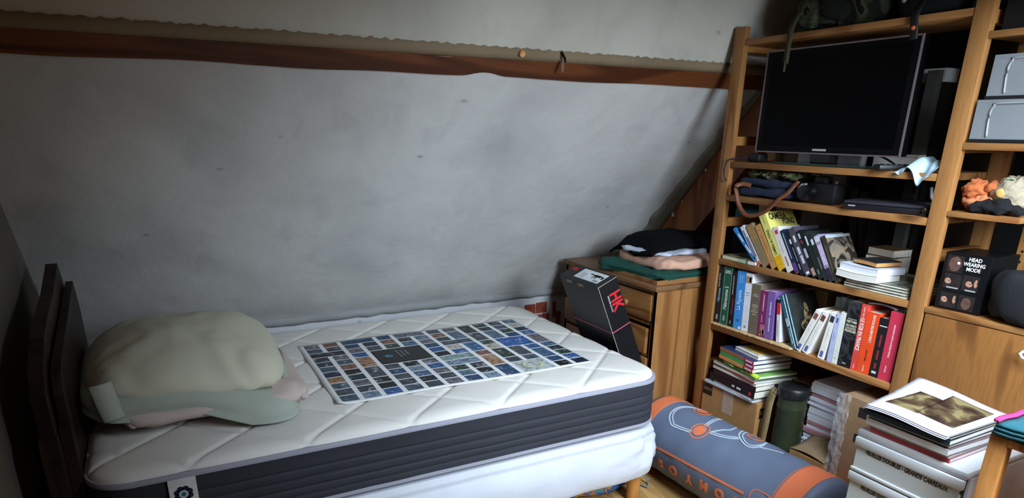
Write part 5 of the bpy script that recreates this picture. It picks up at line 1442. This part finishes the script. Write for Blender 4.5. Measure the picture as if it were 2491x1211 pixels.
stroke([(1.802, 71.4), (1.818, 97.7), (1.829, 112)], 0.005, wl_)
stroke([(1.762, 64), (1.716, 66.8), (1.675, 72.4), (1.647, 79.5)], 0.006, wl_)
stroke([(1.762, 67), (1.716, 70.5), (1.68, 76), (1.655, 82)], 0.005, wl_)
stroke([(1.762, 66), (1.735, 81.5), (1.72, 90.4), (1.734, 106.2)], 0.006, wl_)
loopB = [(1.70, 108), (1.686, 96.0), (1.661, 84.6), (1.608, 75.1), (1.572, 76.4), (1.558, 87.9), (1.575, 104)]
stroke(loopB, 0.006, wl_)
stroke([(y - (y - 1.62) * 0.15, p + 4) for y, p in loopB], 0.005, wl_)
stroke([(1.565, 82), (1.528, 89), (1.48, 98)], 0.005, wl_)
ring(1.915, 101, 0.036, 0.005, orng)
disc(1.915, 101, 0.024, orng)
ring(1.63, 104, 0.03, 0.005, orng)
stroke([(2.04, 4.5), (1.90, 7.5), (1.70, 11), (1.479, 15.2)], 0.009, orng)
stroke([(1.455, -10), (1.452, 14), (1.450, 22), (1.440, 27.5), (1.42, 28.5), (1.385, 28.5), (1.376, 24), (1.376, -10)], 0.004, orng)
# brand lettering wrapped on the shell (upside down for the viewer)
def curved_text(s, y, ph, size):
    cu = bpy.data.curves.new('txt', 'FONT')
    cu.body = s
    cu.size = size
    cu.align_x = 'CENTER'
    cu.align_y = 'CENTER'
    cu.extrude = 0.0008
    cu.offset = 0.003
    ob = bpy.data.objects.new('txt', cu)
    me = bpy.data.meshes.new_from_object(ob)
    bpy.data.objects.remove(ob)
    bpy.data.curves.remove(cu)
    inv = world_of(pb).inverted()
    for v in me.vertices:
        # text x runs towards +y (away), text up runs down the shell
        v.co = inv @ cyl(y + v.co.x, ph - v.co.y / GR * 180 / PI, 0.0018 + v.co.z)
    me.materials.clear()
    me.materials.append(orng)
    o = bpy.data.objects.new('lettering', me)
    COL.objects.link(o)
    o.parent = pb
for s_, y_, ph_ in (('D', 1.500, -1.0), ('O', 1.587, -4.5), ('M', 1.672, -7.5), ('Y', 1.757, -12.0), ('O', 1.851, -14.0), ('S', 1.930, -16.0)):
    curved_text(s_, y_, ph_, 0.056)

# ================================================================== plastic drawers with papers on top
DX0, DX1, DY0, DY1, DZT = 1.652, 2.03, 0.737, 1.032, 0.682
du = thing('drawer_tower', 'white plastic drawer tower with handwritten labels in front of the cupboard', 'drawer unit', (1.84, 0.885, 0))
wpl = mat('white_plastic', 'ced1d4', 0.35, 0.03, 12)
fro, fnt, fbs = newmat('frosted_plastic')
fbs.inputs['Base Color'].default_value = lin('c9cdca')
fbs.inputs['Roughness'].default_value = 0.45
fbs.inputs['Alpha'].default_value = 0.9
MB().box((DX0 + 0.006, DY0, DZT - 0.022), (DX1, DY1, DZT), bev=.006).build('top', wpl, du, world=True, smooth=True, auto=40)
fr_ = MB()
fr_.box((DX1 - .008, DY0 + .006, 0.02), (DX1, DY1 - .006, DZT - .022))
for y in (DY0, DY1 - 0.007):
    fr_.box((DX0 + 0.03, y, 0.02), (DX1, y + 0.007, DZT - 0.022))
nd = 6
dh = (DZT - 0.024 - 0.02) / nd
for i in range(nd):
    fr_.box((DX0 + .02, DY0 + .007, 0.02 + i * dh), (DX1 - .01, DY1 - .007, 0.026 + i * dh))
fr_.build('frame', mat('frame_plastic', 'cfc8c9', .4), du, world=True)
for y in (DY0 + .02, DY1 - .05):
    for x in (DX0 + .04, DX1 - .06):
        MB().box((x, y, 0), (x + .03, y + .03, 0.02)).build('foot', wpl, du, world=True)
ink = mat('marker_ink', '16171a', .6)
for i in range(nd):
    z0, z1 = 0.030 + i * dh, 0.018 + (i + 1) * dh
    d_ = MB().box((DX0, DY0 + .002, z1 - 0.024), (DX0 + .018, DY1 - .002, z1 + .004), bev=.004).build('drawer', wpl, du, world=True, smooth=True, auto=40)
    MB().box((DX0 + .006, DY0 + .009, z0), (DX0 + .010, DY1 - .009, z1 - .024)).build('front_panel', fro, d_, world=True)
    MB().box((DX0 + .001, DY0 + .004, z0 - .004), (DX0 + .012, DY1 - .004, z0 + .006), bev=.002).build('bottom_lip', wpl, d_, world=True, smooth=True, auto=40)
    MB().box((DX0 + .03, DY0 + .015, z0 + .002), (DX1 - .03, DY1 - .015, z0 + .045)).build('contents', PAPERW, d_, world=True)
    if i == nd - 1:
        s_ = 'FEUILLES DOUBLES - GRANDS CARREAUX'
    elif i == nd - 2:
        s_ = 'FEUILLES DOUBLES - PETITS CARREAUX'
    else:
        continue
    inv = world_of(du).inverted()
    text(d_, s_, 0.0165, inv @ Vector((DX0 - 0.0006 + 0.006, (DY0 + DY1) / 2 - 0.002, z1 - 0.034)), (0, -1, -0.02), (-0.0, -0.02, 1), ink, 'handwriting', sx=0.72, bold=.02)
gT = 'books and papers on the drawer tower'
zt = DZT + 0.0006
def pile2(label, cx_, cy_, sx_, sy_, h, rz, col, page=PAPERW, spine=None, cat='book', name='book'):
    global zt
    o = slab(name, label, cat, (cx_, cy_, zt), sx_, sy_, h, rz, mat('tp_' + col, col, .4, .15, 20), page, 0, gT, mat('tps_' + spine, spine, .4) if spine else None)
    zt += h + .0006
    return o
pile2('red and white magazine at the bottom of the drawer tower pile', 1.668, 0.895, 0.265, 0.212, 0.012, 1, 'b8606a', spine='c8505a', name='magazine', cat='magazine')
pile2('pinkish grey book above the red magazine on the drawer tower', 1.664, 0.898, 0.26, 0.215, 0.010, 0, 'a08a86')
pile2('white book in the middle of the drawer tower pile', 1.655, 0.900, 0.265, 0.222, 0.018, -1, '6d5a5c', spine='e2e4e8')
pile2('dark brown magazine above the white book', 1.658, 0.900, 0.27, 0.215, 0.010, 0, '3a2c2c', name='magazine', cat='magazine')
pile2('black ring folder near the top of the drawer tower pile', 1.646, 0.903, 0.275, 0.228, 0.014, 1, '1b2a30', spine='22343c', name='folder', cat='folder')
pile2('thin dark green folder directly under the loose papers', 1.652, 0.902, 0.27, 0.222, 0.006, 0, '3a3a2c', name='folder', cat='folder')
t = thing('printed_sheets', 'curling white paper sheets with a printed brown painting on the drawer tower', 'papers', (1.78, 0.91, zt))
def sheetp(dz, sh):
    def f(u, v):
        x = 1.632 + 0.285 * u + sh
        y = 1.012 - 0.218 * v + 0.035 * u * (1 - v) - 0.0
        z = zt + dz + 0.012 * u * (1 - v) ** 2 * (1 if u > .5 else .6) + 0.020 * max(0, u - .6) * (1 - v) + 0.004 * math.sin(v * 5)
        return Vector((x, y, z))
    return f
for i in range(3):
    MB().sheet(sheetp(0.0012 + 0.0030 * i, 0.004 * i), 20, 16, (0, 0, 0.0008)).build('sheet', mat('sheet_lilac', 'b2b2be', .7, .02, 20), t, world=True, smooth=True)
fsh = sheetp(0.0012 + 0.0060, 0.008)
pp = patches('painting_print', ['150f0c', '241912', '36281d', '463626', '5b4d35', '746948'], 16, 0.5, 0, 0.7, 'LINEAR', 0.3, 6)
MB().sheet(lambda u, v: fsh(0.20 + 0.50 * u, 0.10 + 0.40 * v + 0.1 * u) + Vector((0, 0, .0011)), 16, 12, (0, 0, .0003)).build('print_image', pp, t, world=True, smooth=True)
MB().sheet(lambda u, v: fsh(0.22 + 0.66 * u, 0.46 + 0.44 * v) + Vector((0, 0, .0013)), 16, 12, (0, 0, .0003)).build('print_image', pp, t, world=True, smooth=True)

# ---- small pine stand at the right edge
st = thing('pine_stand', 'small pine stand at the bottom right corner with a teal cloth on top', 'stand', (1.75, 0.58, 0))
SX0, SX1, SY0, SY1, SZ = 1.60, 1.95, 0.34, 0.690, 0.822
oak = wood('stand_pine', 'b97f45', '8f5a2b', 'z', .4, 26, False)
for x in (SX0, SX1 - .03):
    for y in (SY0, SY1 - 0.038):
        MB().box((x, y, 0), (x + .03, y + .038, SZ), bev=.002).build('leg', oak, st, world=True, smooth=True, auto=40)
MB().box((SX0, SY0 + .038, SZ - .018), (SX0 + .03, SY1 - .038, SZ)).box((SX1 - .03, SY0 + .038, SZ - .018), (SX1, SY1 - .038, SZ)).build('rail', oak, st, world=True)
MB().box((SX0 + .03, SY0 + .003, SZ - .018), (SX1 - .03, SY1 - .003, SZ - .004)).build('top', oak, st, world=True)
MB().box((SX0, SY0 + .038, 0.595), (SX1, SY1 - .0385, 0.612)).build('shelf', P('y'), st, world=True)
t = thing('teal_cloth', 'teal folded cloth with a pink edge on the pine stand', 'cloth', (1.76, 0.56, SZ))
def tcl(u, v):
    x = 1.592 + 0.31 * u
    y = 0.685 - 0.30 * v
    z = SZ + 0.012 + 0.02 * v + 0.004 * noise.noise(Vector((u * 6, v * 6, 0)))
    return Vector((x - 0.010 * math.sin(v * PI), y, z))
for i, c in enumerate(('114048', '17505a', '17505a')):
    MB().sheet(lambda u, v, i=i: tcl(u, v) + Vector((0.002 * i, -0.001 * i, -0.0085 + 0.009 * i)), 16, 16, (0, 0, 0.007)).build('fold', mat('teal_' + c, c, .9, .1, 30, .4, 200), t, world=True, smooth=True)
MB().sheet(lambda u, v: tcl(u, 0.0) + Vector((0.003, 0.004 - 0.012 * v, 0.020)), 16, 3, (0, 0, 0.006)).build('pink_edge', mat('pink_edge', 'a82a62', .8), t, world=True, smooth=True)
t = thing('paper_roll', 'crumpled brown and white paper on the shelf of the pine stand', 'papers', (1.78, 0.54, 0.612))
MB().blob((0.02, 0.02, 0.05), (0.10, 0.09, 0.049), .8, .7, .02, 12, 40, 20, seed=3).build('brown_paper', mat('brown_paper', '8d6a48', .9, .15, 20), t, smooth=True)
MB().blob((0.03, -0.03, 0.105), (0.03, 0.02, 0.06), .8, .8, .01, 16, 30, 18, seed=5).build('white_paper', mat('white_crumple', 'c3c8ca', .8), t, smooth=True)
